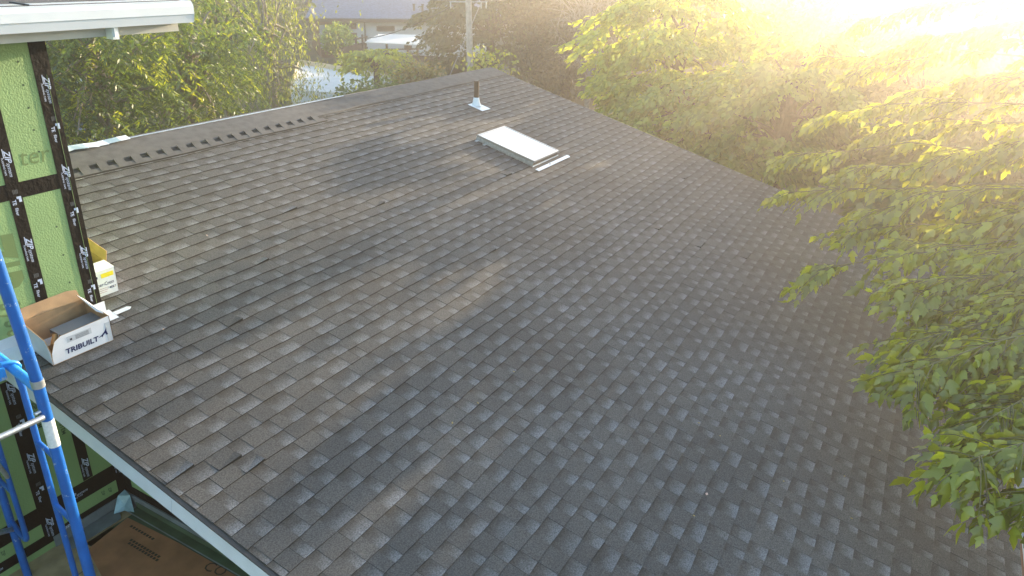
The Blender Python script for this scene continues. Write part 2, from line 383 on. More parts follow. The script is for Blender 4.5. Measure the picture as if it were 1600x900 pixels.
# rakes, eave
for (X0, X1, nm) in ((XL-.03, XL, 'rake_fascia'), (XR, XR+.03, 'rake_fascia')):
    f = MB()
    for (sa, sb) in ((0, 2.30), (2.303, 5.2), (5.203, SL)):
        f.slab([rp(X0, sa, -.172), rp(X0, sb, -.172), rp(X0, sb, -.012), rp(X0, sa, -.012)], (1, 0, 0), X1-X0)
    f.build(nm, 'fascia', house)
d = MB()
d.slab([rp(XL-.045, 0, -.002), rp(XL+.05, 0, -.002), rp(XL+.05, SL, -.002), rp(XL-.045, SL, -.002)], NRM, -.004)
d.slab([rp(XL-.040, 0, -.022), rp(XL-.040, SL, -.022), rp(XL-.040, SL, -.006), rp(XL-.040, 0, -.006)], (1, 0, 0), .004)
d.build('drip_edge', 'drip', house); d = MB()
d.slab([rp(XR-.05, 0, -.002), rp(XR+.045, 0, -.002), rp(XR+.045, SL, -.002), rp(XR-.05, SL, -.002)], NRM, -.004)
d.build('drip_edge', 'drip', house)
f = MB(); f.box(XL, XR, YE-.03, YE, roof_z(YE)-.2, roof_z(YE)-.03); f.build('eave_fascia', 'brownwood', house)
f = MB(); gz = roof_z(YE)-.04
pp = [(YE-.03, 0), (YE-.03, -.11), (YE-.10, -.12), (YE-.15, -.05), (YE-.15, 0), (YE-.143, 0), (YE-.143, -.046), (YE-.097, -.113), (YE-.037, -.103), (YE-.037, 0)]
f.add([(XL-.05, y, gz+z) for y, z in pp]+[(XR+.05, y, gz+z) for y, z in pp], [(i, (i+1) % 10, 10+(i+1) % 10, 10+i) for i in range(10)])
f.build('gutter', 'white_al', house)
# walls
f = MB()
f.add([(2.83, YE+.35, 0), (2.83, 15.3, 0), (2.83, 15.3, 2.9), (2.83, YR, roof_z(YR)-.1), (2.83, YE+.35, roof_z(YE+.35)-.1)], [(0, 1, 2, 3, 4)])
f.add([(12.3, YE+.35, 0), (12.3, 15.3, 0), (12.3, 15.3, 2.9), (12.3, YR, roof_z(YR)-.1), (12.3, YE+.35, roof_z(YE+.35)-.1)], [(4, 3, 2, 1, 0)])
f.box(2.83, 12.3, YE+.34, YE+.4, 0, 2.85); f.box(2.83, 12.3, 15.25, 15.3, 0, 2.9)
f.build('wall', 'wallb', house)
# green sheathed gable band above the deck, with tape and soffit
f = MB(); f.slab([(2.80, YE+.3, DZ), (2.80, YW-.01, DZ), (2.80, YW-.01, roof_z(YW)-.1), (2.80, YE+.3, roof_z(YE+.3)-.1)], (1, 0, 0), .028)
f.build('sheathing_panel', 'sheath', house)
f = MB(); f.slab([rp(XL, 0, -.09), rp(2.80, 0, -.09), rp(2.80, SL, -.09), rp(XL, SL, -.09)], NRM, .02); f.build('soffit', 'soffit', house)
f = MB()
for y0, y1, z0, z1 in ((YW-.11, YW-.012, DZ+.1, 4.3), (4.55, 4.65, DZ, 4.2), (3.9, 4.0, DZ, 4.0), (2.4, YW-.02, DZ+.11, DZ+.20)):
    f.slab([(2.7985, y0, z0), (2.7985, y1, z0), (2.7985, y1, z1), (2.7985, y0, z1)], (-1, 0, 0), .0015 if z1 > 3.5 else .003)
f.build('seam_tape', 'tape', house)
# upturned flashing at the foot of the gable band
f = MB()
f.slab([(2.79, -1, DZ), (2.79, YW-.02, DZ), (2.79, YW-.02, DZ+.125), (2.79, -1, DZ+.125)], (-1, 0, 0), .012)
f.slab([(2.778, -1, DZ+.01), (2.778, YW-.03, DZ+.01), (2.70, YW-.03, DZ+.012), (2.70, -1, DZ+.012)], (0, 0, 1), .006)
f.build('upturn_flashing', 'membrane', house)
f = MB(); f.slab([(2.7765, -1, DZ+.016), (2.7765, YW-.16, DZ+.016), (2.7765, YW-.16, DZ+.075), (2.7765, -1, DZ+.065)], (-1, 0, 0), .003); f.slab([(2.772, -1, DZ+.019), (2.772, YW-.16, DZ+.019), (2.705, YW-.16, DZ+.019), (2.705, -1, DZ+.019)], (0, 0, 1), .003); f.build('membrane_strip', 'membrane_g', house)
f = MB(); c = Vector((2.79, YW-.012, DZ))
f.add([c+Vector((-.085, -.022, .135)), c+Vector((-.016, -.022, .155)), c+Vector((-.024, -.10, .13)), c+Vector((-.075, -.075, .05)), c+Vector((-.07, -.19, .02)), c+Vector((-.17, -.06, .02)), c+Vector((-.10, -.10, .02))],
      [(0, 1, 2, 3), (3, 2, 4), (0, 3, 5), (3, 4, 6), (3, 6, 5)])
M['cornermetal'] = mat('blue_grey_corner_metal', (.33, .50, .56), .3, metal=.3, var=.15, vscale=12)
f.build('corner_flashing', 'cornermetal', house)

# skylight
def local(x, y, h): return Vector((x, y, roof_z(y)))+NRM*h
sk = MB(); sx0, sx1, sy0, sy1, sh = 9.27, 10.05, 4.84, 5.80, .078
for a, b_, c_, d_ in ((sx0, sx1, sy0, sy0+.06), (sx0, sx1, sy1-.06, sy1), (sx0, sx0+.06, sy0+.06, sy1-.06), (sx1-.06, sx1, sy0+.06, sy1-.06)):
    sk.slab([local(a, c_, 0), local(b_, c_, 0), local(b_, d_, 0), local(a, d_, 0)], NRM, sh)
skylight = sk.build('skylight', 'frame_br', house, 'skylight with bronze frame and plain white glass')
g = MB(); g.slab([local(sx0+.018, sy0+.018, sh), local(sx1-.018, sy0+.018, sh), local(sx1-.018, sy1-.018, sh), local(sx0+.018, sy1-.018, sh)], NRM, .012)
g.build('pane', 'glass', skylight)
g = MB(); e = .012
for a, b_, c_, d_ in ((sx0-e, sx1+e, sy0-e, sy0+.016), (sx0-e, sx1+e, sy1-.016, sy1+e), (sx0-e, sx0+.016, sy0+.016, sy1-.016), (sx1-.016, sx1+e, sy0+.016, sy1-.016)):
    g.slab([local(a, c_, sh-.012), local(b_, c_, sh-.012), local(b_, d_, sh-.012), local(a, d_, sh-.012)], NRM, .030)
g.build('frame_cover', 'frame_lt', skylight)
g = MB()
g.slab([local(sx0-.09, sy0-.15, .014), local(sx1+.17, sy0-.15, .014), local(sx1+.19, sy0-.12, .015), local(sx1+.17, sy0-.09, .016), local(sx0-.09, sy0-.09, .016)], NRM, .004)
g.slab([local(sx0-.02, sy0-.012, .0), local(sx1+.03, sy0-.012, .0), local(sx1+.03, sy0-.004, .018), local(sx0-.02, sy0-.004, .018)], (0, -1, 0), .004)
g.build('apron_flashing', 'white_al', skylight)
g = MB(); g.slab([local(sx0-.012, sy0, .0), local(sx0-.004, sy0, .0), local(sx0-.004, sy1+.02, .0), local(sx0-.012, sy1+.02, .0)], NRM, .07)
for yy in (sy1-.04, sy1-.18): g.slab([local(sx0-.09, yy, .013), local(sx0-.012, yy, .013), local(sx0-.012, yy+.035, .013), local(sx0-.09, yy+.035, .013)], NRM, .006)
g.build('side_flashing', 'galv', skylight)
# vent pipe
vp = MB(); c = local(10.60, 6.66, 0); vp.tube([c, c+Vector((0, 0, .42))], .043, 16, cap=False)
vp.tube([c+Vector((0, 0, .42)), c+Vector((0, 0, .2))], .036, 16); vent = vp.build('vent_pipe', 'pipe', house)
vp = MB(); vp.tube([c+NRM*.01, c+Vector((0, 0, .07)), c+Vector((0, 0, .15))], [.085, .062, .046], 16, cap=False)
vp.slab([local(10.47, 6.46, .014), local(10.73, 6.46, .014), local(10.73, 6.75, .014), local(10.47, 6.75, .014)], NRM, .004)
vp.build('pipe_boot', 'white_al', vent)

# ------------------------------------------------------------------ extension (upper storey) with taped green sheathing
ext = thing('green_sheathed_extension', 'unfinished upper storey wall of green sheathing panels with black taped seams', 'house extension', (0.5, 5.4, 0))
f = MB()
f.box(-5, 2.83, YW, YW+.012, 0, DZ+2.5); f.box(-5, XC, YW, YW+.012, 4.5, 6.75)
f = MB()
f.box(-5, 2.83, YW, 9.0, DZ-.3, 4.3); f.box(-5, XC, YW, 9.0, 4.3, 6.78)
f.build('wall', 'sheath', ext)
f = MB(); f.box(-5, 2.8, YW+.01, 9.0, 0, DZ-.3); f.build('lower_wall', 'wallb', ext)
# corner board showing at the free end
tapes = []                          # (x0,x1,z0,z1,layer, orientation)
def tape(x0, x1, z0, z1, k, vert, start=0, side=False):
    t = MB(); y = YW-.0015*k
    t.slab([(x0, y, z0), (x1, y, z0), (x1, y, z1), (x0, y, z1)], (0, -1, 0), .0012)
    o = t.build('flashing_tape', 'tape', ext)
    p = MB(); yy = y-.0022
    if vert:
        z = z1-start; n = 0
        while z > z0+.1:
            xc = (x0+x1)/2
            if n % 2 == 0:
                put_text(p, 'ZIP', .055, (xc-.006, yy, z), (0, 0, -1), (1, 0, 0), 0, .35, .02, 1.0)
                put_text(p, 'system', .036, (xc-.004, yy, z-.083), (0, 0, -1), (1, 0, 0), 0, .35, 0, .95)
                put_text(p, 'FLASHING TAPE', .016, (xc-.030, yy, z-.045), (0, 0, -1), (1, 0, 0), 0, 0, .01, 1.05)
                p.add([(xc-.014, yy, z+.012), (xc-.009, yy, z+.012), (xc-.010, yy, z-.05), (xc-.015, yy, z-.05)], [(0, 3, 2, 1)])
            else:
                for i in range(4): p.add([(xc-.012+i*.009, yy, z+.04), (xc-.006+i*.009, yy, z+.04), (xc-.006+i*.009, yy, z+.01), (xc-.012+i*.009, yy, z+.01)], [(0, 3, 2, 1)], 1)
                p.add([(xc+.004, yy, z-.01), (xc+.034, yy, z-.01), (xc+.034, yy, z-.05), (xc+.016, yy, z-.05), (xc+.016, yy, z-.026), (xc+.004, yy, z-.026)], [(5, 4, 3, 2, 1, 0)])
                put_text(p, 'TE', .034, (xc-.028, yy, z-.028), (0, 0, -1), (1, 0, 0), 0, 0, .02)
                put_text(p, 'fiber', .030, (xc-.022, yy, z-.085), (0, 0, -1), (1, 0, 0), 0, 0, .01)
            z -= .31; n += 1
    else:
        x = x0+start; n = 0
        while x < x1-.12:
            zc = (z0+z1)/2
            put_text(p, 'ZIP', .055, (x, yy, zc-.02), (1, 0, 0), (0, 0, 1), 0, .35, .02)
            put_text(p, 'system', .036, (x+.083, yy, zc-.018), (1, 0, 0), (0, 0, 1), 0, .35, 0, .95)
            put_text(p, 'FLASHING TAPE', .016, (x+.02, yy, zc-.036), (1, 0, 0), (0, 0, 1), 0, 0, .01)
            x += .62
    if p.v: p.build('tape_print', ['print_w', 'print_g'], o)
    return o
tape(2.825, XC+.001, 4.40, 6.70, 2, True, .36)
tape(2.475, 2.562, 4.35, 6.70, 2, True, .80)
tape(1.95, 2.83, 5.565, 5.675, 1, False, .80)
tape(-3, 1.99, 5.565, 5.675, 1, False, .5)
tape(1.30, 1.39, 4.3, 6.70, 2, True, .5)
tape(2.105, 2.215, DZ+.10, 4.30, 2, True, .02)
tape(2.485, 2.565, DZ+.43, 4.10, 2, True, .72)
tape(2.735, 2.82, DZ+.10, 4.10, 3, True, .85)
tape(1.7, 2.74, 3.02, 3.175, 1, False, .62)
tape(-3, 2.8, DZ+.06, DZ+.15, 1, False, 4.60)
f = MB()                            # raised lap edge of a second tape strip near the corner
f.slab([(XC-.040, YW-.0045, 4.45), (XC-.038, YW-.0045, 4.45), (XC-.036, YW-.0045, 6.35), (XC-.038, YW-.0045, 6.35)], (0, -1, 0), .002)
f.build('tape_edge', 'sheath', ext)
f = MB(); yp = YW-.0012
put_text(f, 'ZIP', .74, (1.93, yp, 5.40), (0, 0, -1), (1, 0, 0), 0, .25, .01, .40)
put_text(f, 'system', .30, (2.24, yp, 4.88), (0, 0, -1), (1, 0, 0), 0, .2, .0, .55)
put_text(f, 'ter', .17, (2.595, yp, 5.775), (1, 0, .0), (0, 0, 1), 0, .15, 0, 1.0)
f.build('panel_lettering', 'print_b', ext)
f = MB()
for x, z in ((2.27, 4.05), (2.31, 3.95), (2.36, 4.05), (2.42, 3.9)):
    put_text(f, 'ZIP SYSTEM', .045, (x, yp, z), (0, 0, -1), (1, 0, 0), 0, 0, .01)
for x, z in ((2.60, 2.99), (2.66, 2.98), (2.10-.3, 2.99), (2.35, 2.99)):
    put_text(f, 'ZIP', .035, (x, yp, z), (0, 0, -1), (1, 0, 0), 0, 0, .01)
for zz in (5.30, 5.08, 4.86, 6.45, 6.3, 6.15, 6.0, 5.85):            # nail heads
    for xx in (2.74, ):
        f.add([(xx+.008*math.cos(a), yp, zz+.008*math.sin(a)) for a in [i*math.pi/3 for i in range(6)]], [(0, 1, 2, 3, 4, 5)])
f.build('panel_marks', 'print_d', ext)
# base flashing where roof meets wall
f = MB()
f.slab([(2.10, YW-.005, roof_z(YW)-.02), (XC+.02, YW-.005, roof_z(YW)-.02), (XC+.02, YW-.005, roof_z(YW)+.10), (2.10, YW-.005, roof_z(YW)+.10)], (0, -1, 0), .003)
f.slab([(2.05, YW-.008, roof_z(YW)+.016), (2.30, YW-.008, roof_z(YW)+.016), (2.30, YW-.16, roof_z(YW-.16)+.018), (2.05, YW-.16, roof_z(YW-.16)+.018)], NRM, .004)
f.slab([(2.30, YW-.008, roof_z(YW)+.016), (2.98, YW-.008, roof_z(YW)+.016), (2.98, YW-.13, roof_z(YW-.13)+.016), (2.30, YW-.13, roof_z(YW-.13)+.016)], NRM, .003)
f.slab([(2.98, YW-.055, roof_z(YW-.055)+.018), (3.10, YW-.055, roof_z(YW-.055)+.02), (3.125, YW-.075, roof_z(YW-.075)+.02), (3.10, YW-.095, roof_z(YW-.095)+.02), (2.98, YW-.095, roof_z(YW-.095)+.018)], NRM, .004)
f.build('step_flashing', 'white_al', ext)
f = MB(); f.slab([(2.16, YW-.006, DZ), (2.78, YW-.006, DZ), (2.78, YW-.006, DZ+.10), (2.16, YW-.006, DZ+.10)], (0, -1, 0), .008)
f.slab([(2.22, YW-.02, DZ+.010), (2.70, YW-.02, DZ+.010), (2.62, YW-.17, DZ+.012), (2.18, YW-.16, DZ+.012)], (0, 0, 1), .005)
f.build('base_flashing', 'membrane', ext)
# eave of the extension
GY = 4.90; g0 = 3.84
f = MB(); f.box(-5, g0-.06, GY+.10, GY+.125, 6.60, 6.76); f.box(-5, g0-.06, GY+.125, YW+.3, 6.62, 6.64)
f.build('eave_board', 'soffit', ext)
f = MB(); gz = 6.665
pp = [(GY+.10, .16), (GY+.10, .0), (GY, .0), (GY-.012, .055), (GY-.018, .06), (GY-.018, .115), (GY-.006, .135), (GY-.006, .15), (GY+.02, .15), (GY+.02, .142), (GY, .142), (GY, .13), (GY-.01, .112), (GY-.01, .063), (GY+.004, .008), (GY+.094, .008), (GY+.094, .16)]
k = len(pp); f.add([(-5, y, gz+z) for y, z in pp]+[(g0, y, gz+z) for y, z in pp], [(i, (i+1) % k, k+(i+1) % k, k+i) for i in range(k)]+[tuple(range(k, 2*k))])
f.slab([(g0, GY+.10, gz), (g0, GY, gz), (g0, GY-.018, gz+.06), (g0, GY-.018, gz+.115), (g0, GY, gz+.15), (g0, GY+.10, gz+.15)], (1, 0, 0), .004)
f.build('gutter', 'white_al', ext, 'white box gutter')
f = MB(); f.box(3.20, 3.245, GY+.02, GY+.095, 6.585, 6.668); f.box(3.205, 3.212, GY+.005, GY+.02, 6.60, 6.66); f.build('gutter_bracket', 'white_al', ext)
f = MB(); f.slab([(-5, GY+.08, 6.80), (g0-.03, GY+.08, 6.80), (g0-.03, 9.5, 6.80+RS*4.6), (-5, 9.5, 6.80+RS*4.6)], (0, 0, 1), .012); f.build('roof', 'ridge', ext)
f = MB()
for (a, b_) in (((2.62, GY+.09, 6.835), (2.665, GY-.0, 6.825)), ((2.665, GY-.0, 6.825), (2.68, GY-.005, 6.822))): f.tube([a, b_], .006, 6)
f.build('loose_cable', 'black_pl', ext)

# lower deck
deck = thing('lower_roof_deck', 'lower flat deck of bare plywood partly under red brown paper', 'deck', (0, 2, 0))
f = MB(); f.box(-5, 2.80, -1.3, YW, DZ-.25, DZ); f.build('plywood', 'ply', deck)
f = MB(); f.box(-5, 2.79, -1.25, YW-.02, 0, DZ-.252); f.build('wall', 'wallb', deck)
f = MB()
for i in range(14):
    y = -1.0+i*.45; f.box(-5, 2.2, y, y+.006, DZ+.0005, DZ+.0012)
f.build('board_joints', 'darkwood', deck)
f = MB(); f.slab([(2.30, YW-.18, DZ+.003), (2.74, YW-.19, DZ+.003), (2.745, -1, DZ+.003), (2.5, -1, DZ+.003), (2.52, YW-.18, DZ+.003)], (0, 0, 1), .003)
f.build('membrane_strip', 'membrane_g', deck)
f = MB(); f.slab([(2.27, 5.03, DZ+.007), (2.66, 5.09, DZ+.007), (2.69, 4.5, DZ+.007), (2.70, 2.5, DZ+.007), (2.7, 0.5, DZ+.007), (1.9, .5, DZ+.007), (2.05, 4.35, DZ+.007), (2.18, 4.75, DZ+.007)][::-1], (0, 0, 1), .002)
pap = f.build('building_paper', 'paper', deck)
f = MB(); pe = Vector((.05, 1, 0)).normalized(); px_ = Vector((1, -.05, 0))
for x, y, nb_ in ((2.60, 4.98, 9), (2.50, 4.84, 11), (2.47, 4.82, 11)):
    for i in range(nb_): f.add([(x, y-i*.034, DZ+.0105), (x+.022, y-i*.034, DZ+.0105), (x+.022, y-.024-i*.034, DZ+.0105), (x, y-.024-i*.034, DZ+.0105)], [(0, 1, 2, 3)])
put_text(f, 'CO', .13, (2.60, 4.10, DZ+.0105), (.15, -1, 0), (1, .15, 0), 0, 0, 0)
f.build('paper_print', 'print_paper', pap)
# ------------------------------------------------------------------ scaffold
RX, RY, LX, LY = 1.705, 3.838, 1.87, 5.15
FT = DZ+.002
scaf = thing('scaffold', 'tall blue steel scaffold frame standing on the lower deck beside the green wall', 'scaffold', (1.8, 4.5, DZ))
ztop = z_at(59, 602, RX, RY)
def tub(name, pts, r, m='blue', par=scaf, n=12, label=None):
    b = MB(); b.tube(pts, r, n); return b.build(name, m, par, label)
legR = tub('leg', [(RX, RY, FT), (RX, RY, ztop)], .030)
legL = tub('leg', [(LX, LY, FT), (LX, LY, ztop)], .027)
fx = Vector((LX-RX, LY-RY, 0)); ful = fx.length; fu = fx/ful
R0 = Vector((RX, RY, 0)); L0 = Vector((LX, LY, 0))
def vz(p, z): return Vector((p.x, p.y, z))
iR = R0+fu*.26; iL = L0-fu*.27
zb = z_at(42, 840, iL.x, iL.y)
tub('inner_tube', [vz(iR, FT+.3), vz(iR, ztop-.12), vz(iR+fu*.02, ztop-.03)], .018)
zu = z_at(35, 850, iL.x, iL.y)
arc = [vz(iL, ztop-.3), vz(iL, zu+.07)]+[vz(iL+fu*(.04-.04*math.cos(a)), zu+.07-.07*math.sin(a)) for a in (.5, 1.0, 1.5)]+[vz(iL+fu*.14, zu-.0), vz(L0, zu+.05)]
tub('inner_tube', arc, .018)
tub('top_rail', [vz(R0, ztop-.03), vz(R0+fu*.30, ztop-.02), vz(L0, ztop-.02)], .027, 'lblue')
for px, py in ((85, 722), (113, 822)):
    z = z_at(px, py, RX, RY); tub('rung', [vz(R0, z), vz(iR, z+.01)], .015)
for z in (3.7, 4.2, 4.65): tub('rung', [vz(L0, z), vz(iL, z)], .015)
tub('rung', [vz(R0, FT+.42), vz(iR, FT+.42)], .015)
# coupling collar, label, upper guard post
cz = ztop+.0
tub('collar', [(RX, RY, cz-.01), (RX, RY, cz+.035)], .034, 'galv')
z1, z0 = z_at(74, 655, RX, RY), z_at(84, 696, RX, RY)
tub('sticker', [(RX, RY, z0), (RX, RY, z1)], .0312, 'label_w')
top = at_h(-40, 300, math.hypot(RX, RY))
tub('guard_post', [(RX, RY, cz+.03), tuple(at_h(0, 424, math.hypot(RX, RY))), tuple(top)], .030)
for px, py, p in ((62, 641, R0), (22, 822, L0)):
    z = z_at(px, py, p.x, p.y); pz = vz(p, z)
    tub('brace_pin', [pz+Vector((-.06, -.01, .0)), pz+Vector((.0, .0, .0))], .010, 'galv')
zz = z_at(62, 648, RX, RY)
e = at_h(0, 683, 4.05); st = Vector((RX-.03, RY-.03, zz)); dr = (Vector(e)-st)
tub('cross_brace', [st, st+dr*4.0], .0165, 'galv')
st = vz(L0, z_at(22, 820, LX, LY))+Vector((-.02, -.04, 0)); e = at_h(0, 832, 5.25); tub('cross_brace', [st+(st-Vector(e))*.1, st+(Vector(e)-st)*5], .019, 'galv')
st = vz(iL, z_at(18, 745, iL.x, iL.y)); e = at_h(0, 730, 5.15); tub('cross_brace', [st, st+(Vector(e)-st)*5], .015, 'galv')
tub('coupler', [vz(iR, FT+1.0)+Vector((-.2, 0, -.9)), vz(iR, FT+.1)], .03, 'galv')
# plank hooked on the top rail
plank = thing('scaffold_plank', 'pale scaffold plank with bright blue end plate hooked over the blue frame', 'scaffold plank', tuple(vz(R0+fu*.5, ztop)))
q0 = R0+fu*.36; q1 = R0+fu*.85; px_ = Vector((fu.y, -fu.x, 0))      # px_ points away from the camera side (+X)
def slabq(name, a0, a1, b0, b1, z0, z1, m, par=plank):
    b = MB(); pts = [vz(R0+fu*a-px_*b_, z0) for a, b_ in ((a0, b0), (a1, b0), (a1, b1), (a0, b1))]
    b.slab(pts, (0, 0, 1), z1-z0); return b.build(name, m, par, bevel=.002)
slabq('deck_board', .34, .80, .10, 2.2, ztop-.015, ztop+.006, 'ply')
slabq('side_rail', .31, .337, .06, 2.2, ztop-.05, ztop+.014, 'white_al')
slabq('side_rail', .803, .83, .06, 2.2, ztop-.05, ztop+.014, 'white_al')
slabq('end_plate', .30, .80, .045, .095, ztop-.06, ztop+.014, 'lblue')
hk = MB()
hk.tube([vz(R0+fu*.33-px_*(.05-.085*math.sin(a)), ztop-.02+.045*math.cos(a)) for a in (0, .4, .8, 1.2, 1.6, 2.0)], .013, 8)
hk.build('hook', 'lblue', plank)
hd = MB(); c = R0+fu*.62
hd.tube([vz(c-px_*.5, ztop+.03), vz(c-px_*.1, ztop+.04), vz(c-px_*.03+fu*-.03, ztop+.04), vz(c-px_*.02-fu*.09, ztop+.035), vz(c-px_*.06-fu*.12, ztop+.01)], .017, 8)
hd.tube([vz(c-px_*.5-fu*.1, ztop+.03), vz(c-px_*.12-fu*.1, ztop+.03)], .014, 8)
hd.build('rail_end', 'white_al', plank)

# ------------------------------------------------------------------ cartons
c1 = thing('open_carton', 'open white carton printed TRIBUILT on the roof against the green wall, brown inside', 'carton', (2.55, 5.1, roof_z(5.1)))
bx0, bx1, by0, by1 = 2.33, 2.79, 4.955, 5.235; zb0 = roof_z(4.955)+.012; hh = .205
tk = .006
def panel(name, pts, th, mats, par, two=True):
    b = MB(); p = [Vector(q) for q in pts]; nrm = (p[1]-p[0]).cross(p[2]-p[1]).normalized()
    n = len(p); o = [q-nrm*th for q in p]
    b.add(p, [tuple(range(n))], 0); b.add(o, [tuple(range(n))[::-1]], 1); b.add(p+o, [(i, n+i, n+(i+1) % n, (i+1) % n) for i in range(n)], 1)
    return b.build(name, mats, par)
W = ['carton_w', 'carton_b']
zr = roof_z(by1)+.012
fr = panel('front_panel', [(bx0, by0, zb0), (bx1, by0, zb0), (bx1, by0, zb0+hh), (bx0+.09, by0, zb0+hh-.01), (bx0+.045, by0, zb0+hh-.035), (bx0+.01, by0, zb0+.09)], tk, W, c1)
panel('side_panel', [(bx1, by0, zb0), (bx1, by1, zr), (bx1, by1, zr+hh-.02), (bx1, by0, zb0+hh)], tk, W, c1)
panel('side_panel', [(bx0, by1, zr), (bx0, by0, zb0), (bx0, by0, zb0+.10), (bx0-.012, by0+.015, zb0+hh-.01), (bx0-.02, by1+.01, zr+hh+.02), (bx0, by1, zr+.1)], tk, W, c1)
panel('back_panel', [(bx1, by1, zr), (bx0, by1, zr), (bx0, by1, zr+hh), (bx1, by1, zr+hh)], tk, W, c1)
panel('back_flap', [(bx1-.02, by1+.001, zr+hh), (bx0, by1+.001, zr+hh), (bx0+.02, by1+.035, zr+hh+.075), (bx1-.10, by1+.035, zr+hh+.085), (bx1-.03, by1+.03, zr+hh+.07)], .004, W, c1)
panel('side_flap', [(bx1, by0+.04, zb0+hh), (bx1, by1-.01, zr+hh-.01), (bx1-.06, by1-.02, zr+hh+.055), (bx1-.03, by0+.10, zb0+hh+.02)], .004, W, c1)
panel('bottom', [(bx0, by0, zb0), (bx0, by1, zr), (bx1, by1, zr), (bx1, by0, zb0)], .004, ['carton_b', 'carton_b'], c1)
f = MB(); yk = by0-.0015
put_text(f, 'TRIBUILT', .054, (bx0+.10, yk, zb0+.045), (1, 0, .0), (0, 0, 1), 0, .1, .035, 1.12)
bw = [(0, 0), (.03, .012), (.06, .035), (.075, .06), (.073, .03), (.08, 0), (.066, .0), (.06, .018), (.045, .008), (.035, -.008), (.03, .002)]
f.add([(bx0+.345+x, yk, zb0+.065+z) for x, z in bw], [tuple(range(len(bw)))])
f.build('carton_print', 'ink', fr)
f = MB()
f.box(bx0+.13, bx0+.31, by0-.0012, by0-.0004, zb0+.125, zb0+.170); f.box(bx1-.045, bx1-.008, by0-.0012, by0-.0004, zb0+.003, zb0+.16)
f.build('clear_tape', 'tapeclear', fr)
f = MB(); f.box(bx0+.15, bx0+.165, by0-.0022, by0-.0014, zb0+.135, zb0+.15)
for i in range(5): f.box(bx0+.19, bx0+.29, by0-.0022, by0-.0014, zb0+.130+i*.007, zb0+.132+i*.007)
f.build('small_print', 'ink_k', fr)
v = MB()                            # grey folded metal channel lying in the box
T = Matrix.Translation((bx0+.30, by0+.135, zb0+.165)) @ Matrix.Rotation(R(4), 4, 'Z') @ Matrix.Rotation(R(8), 4, 'X')
v.box(-.17, .16, -.07, .07, .0, .004, 0, T); v.box(-.17, .16, -.07, -.066, -.03, .0, 0, T); v.box(-.17, .16, .066, .07, -.03, .0, 0, T)
chn = v.build('metal_channel', 'grey_pl', None, org=(bx0+.3, by0+.13, zb0)); tag(chn, 'grey folded metal channel lying inside the open TRIBUILT carton', 'metal channel')
v = MB(); v.tube([(bx0+.08, by0+.1, zb0+.10), (bx0+.125, by0+.13, zb0+.155)], .018, 10); v.tube([(bx0+.10, by0+.08, zb0+.06), (bx0+.20, by0+.2, zb0+.09)], .02, 10)
sl_ = v.build('sealant_tube', 'carton_y', None, org=(bx0+.1, by0+.1, zb0)); tag(sl_, 'tan tube lying at the left end inside the TRIBUILT carton', 'tube')

c2 = thing('open_carton', 'white carton with yellow sticker and kraft flaps just behind the black taped wall corner', 'carton', (3.06, 5.6, roof_z(5.6)))
bx0, bx1, by0, by1 = 2.91, 3.20, 5.455, 5.92; zb0 = roof_z(by0)+.014; zr = roof_z(by1)+.014; hh = .215
W2 = ['carton_w', 'carton_y']
fr = panel('front_panel', [(bx0, by0, zb0), (bx1, by0, zb0), (bx1, by0, zb0+hh), (bx0, by0, zb0+hh)], .005, W2, c2)
panel('top_flap', [(bx0, by0, zb0+hh), (bx1, by0, zb0+hh), (bx1-.01, by0+.11, zb0+hh+.035), (bx0+.01, by0+.11, zb0+hh+.03)], .004, W2, c2)
panel('side_panel', [(bx1, by0, zb0), (bx1, by1, zr), (bx1, by1, zr+hh), (bx1, by0, zb0+hh)], .005, W2, c2)
panel('side_panel', [(bx0, by1, zr), (bx0, by0, zb0), (bx0, by0, zb0+hh), (bx0, by1, zr+hh)], .005, W2, c2)
panel('back_panel', [(bx1, by1, zr), (bx0, by1, zr), (bx0, by1, zr+hh), (bx1, by1, zr+hh)], .005, W2, c2)
panel('side_flap', [(bx1, by0+.10, zb0+hh+.01), (bx1, by1, zr+hh), (bx1+.02, by1-.01, zr+hh+.09), (bx1+.035, by0+.12, zb0+hh+.095)], .005, ['carton_y', 'carton_y'], c2)
f = MB(); yk = by0-.0015
f.box(bx1-.125, bx1-.02, yk, by0-.0004, zb0+.150, zb0+.187); f.build('sticker', 'ink_y', fr)
f = MB(); f.box(bx1-.215, bx1-.155, yk, by0-.0004, zb0+.155, zb0+.175)
put_text(f, 'Timber-Crest', .040, (bx1-.225, yk, zb0+.085), (1, 0, 0), (0, 0, 1), 0, 0, .01, .88)
put_text(f, '4063', .028, (bx1-.075, yk, zb0+.045), (1, 0, 0), (0, 0, 1), 0, .2, .02, 1)
f.build('carton_print', 'ink', fr)
f = MB(); f.box(bx1-.245, bx1-.218, yk, by0-.0004, zb0+.155, zb0+.172)
for i in range(3): f.box(bx1-.20, bx1-.08-.01*i, yk, by0-.0004, zb0+.062-.016*i, zb0+.064-.016*i)
f.build('red_print', 'ink_r', fr)
v = MB()
for i in range(9):
    a = Vector((bx0+.05+random.random()*.2, by0+.15+random.random()*.25, zb0+.14+random.random()*.08)); v.tube([a, a+Vector((random.uniform(-.05, .05), random.uniform(-.05, .05), .03))], random.uniform(.012, .028), 8)
o = v.build('bagged_fittings', 'grey_pl', None, org=(3.05, 5.7, zb0)); tag(o, 'jumble of dark metal fittings inside the carton behind the wall corner', 'metal fittings')

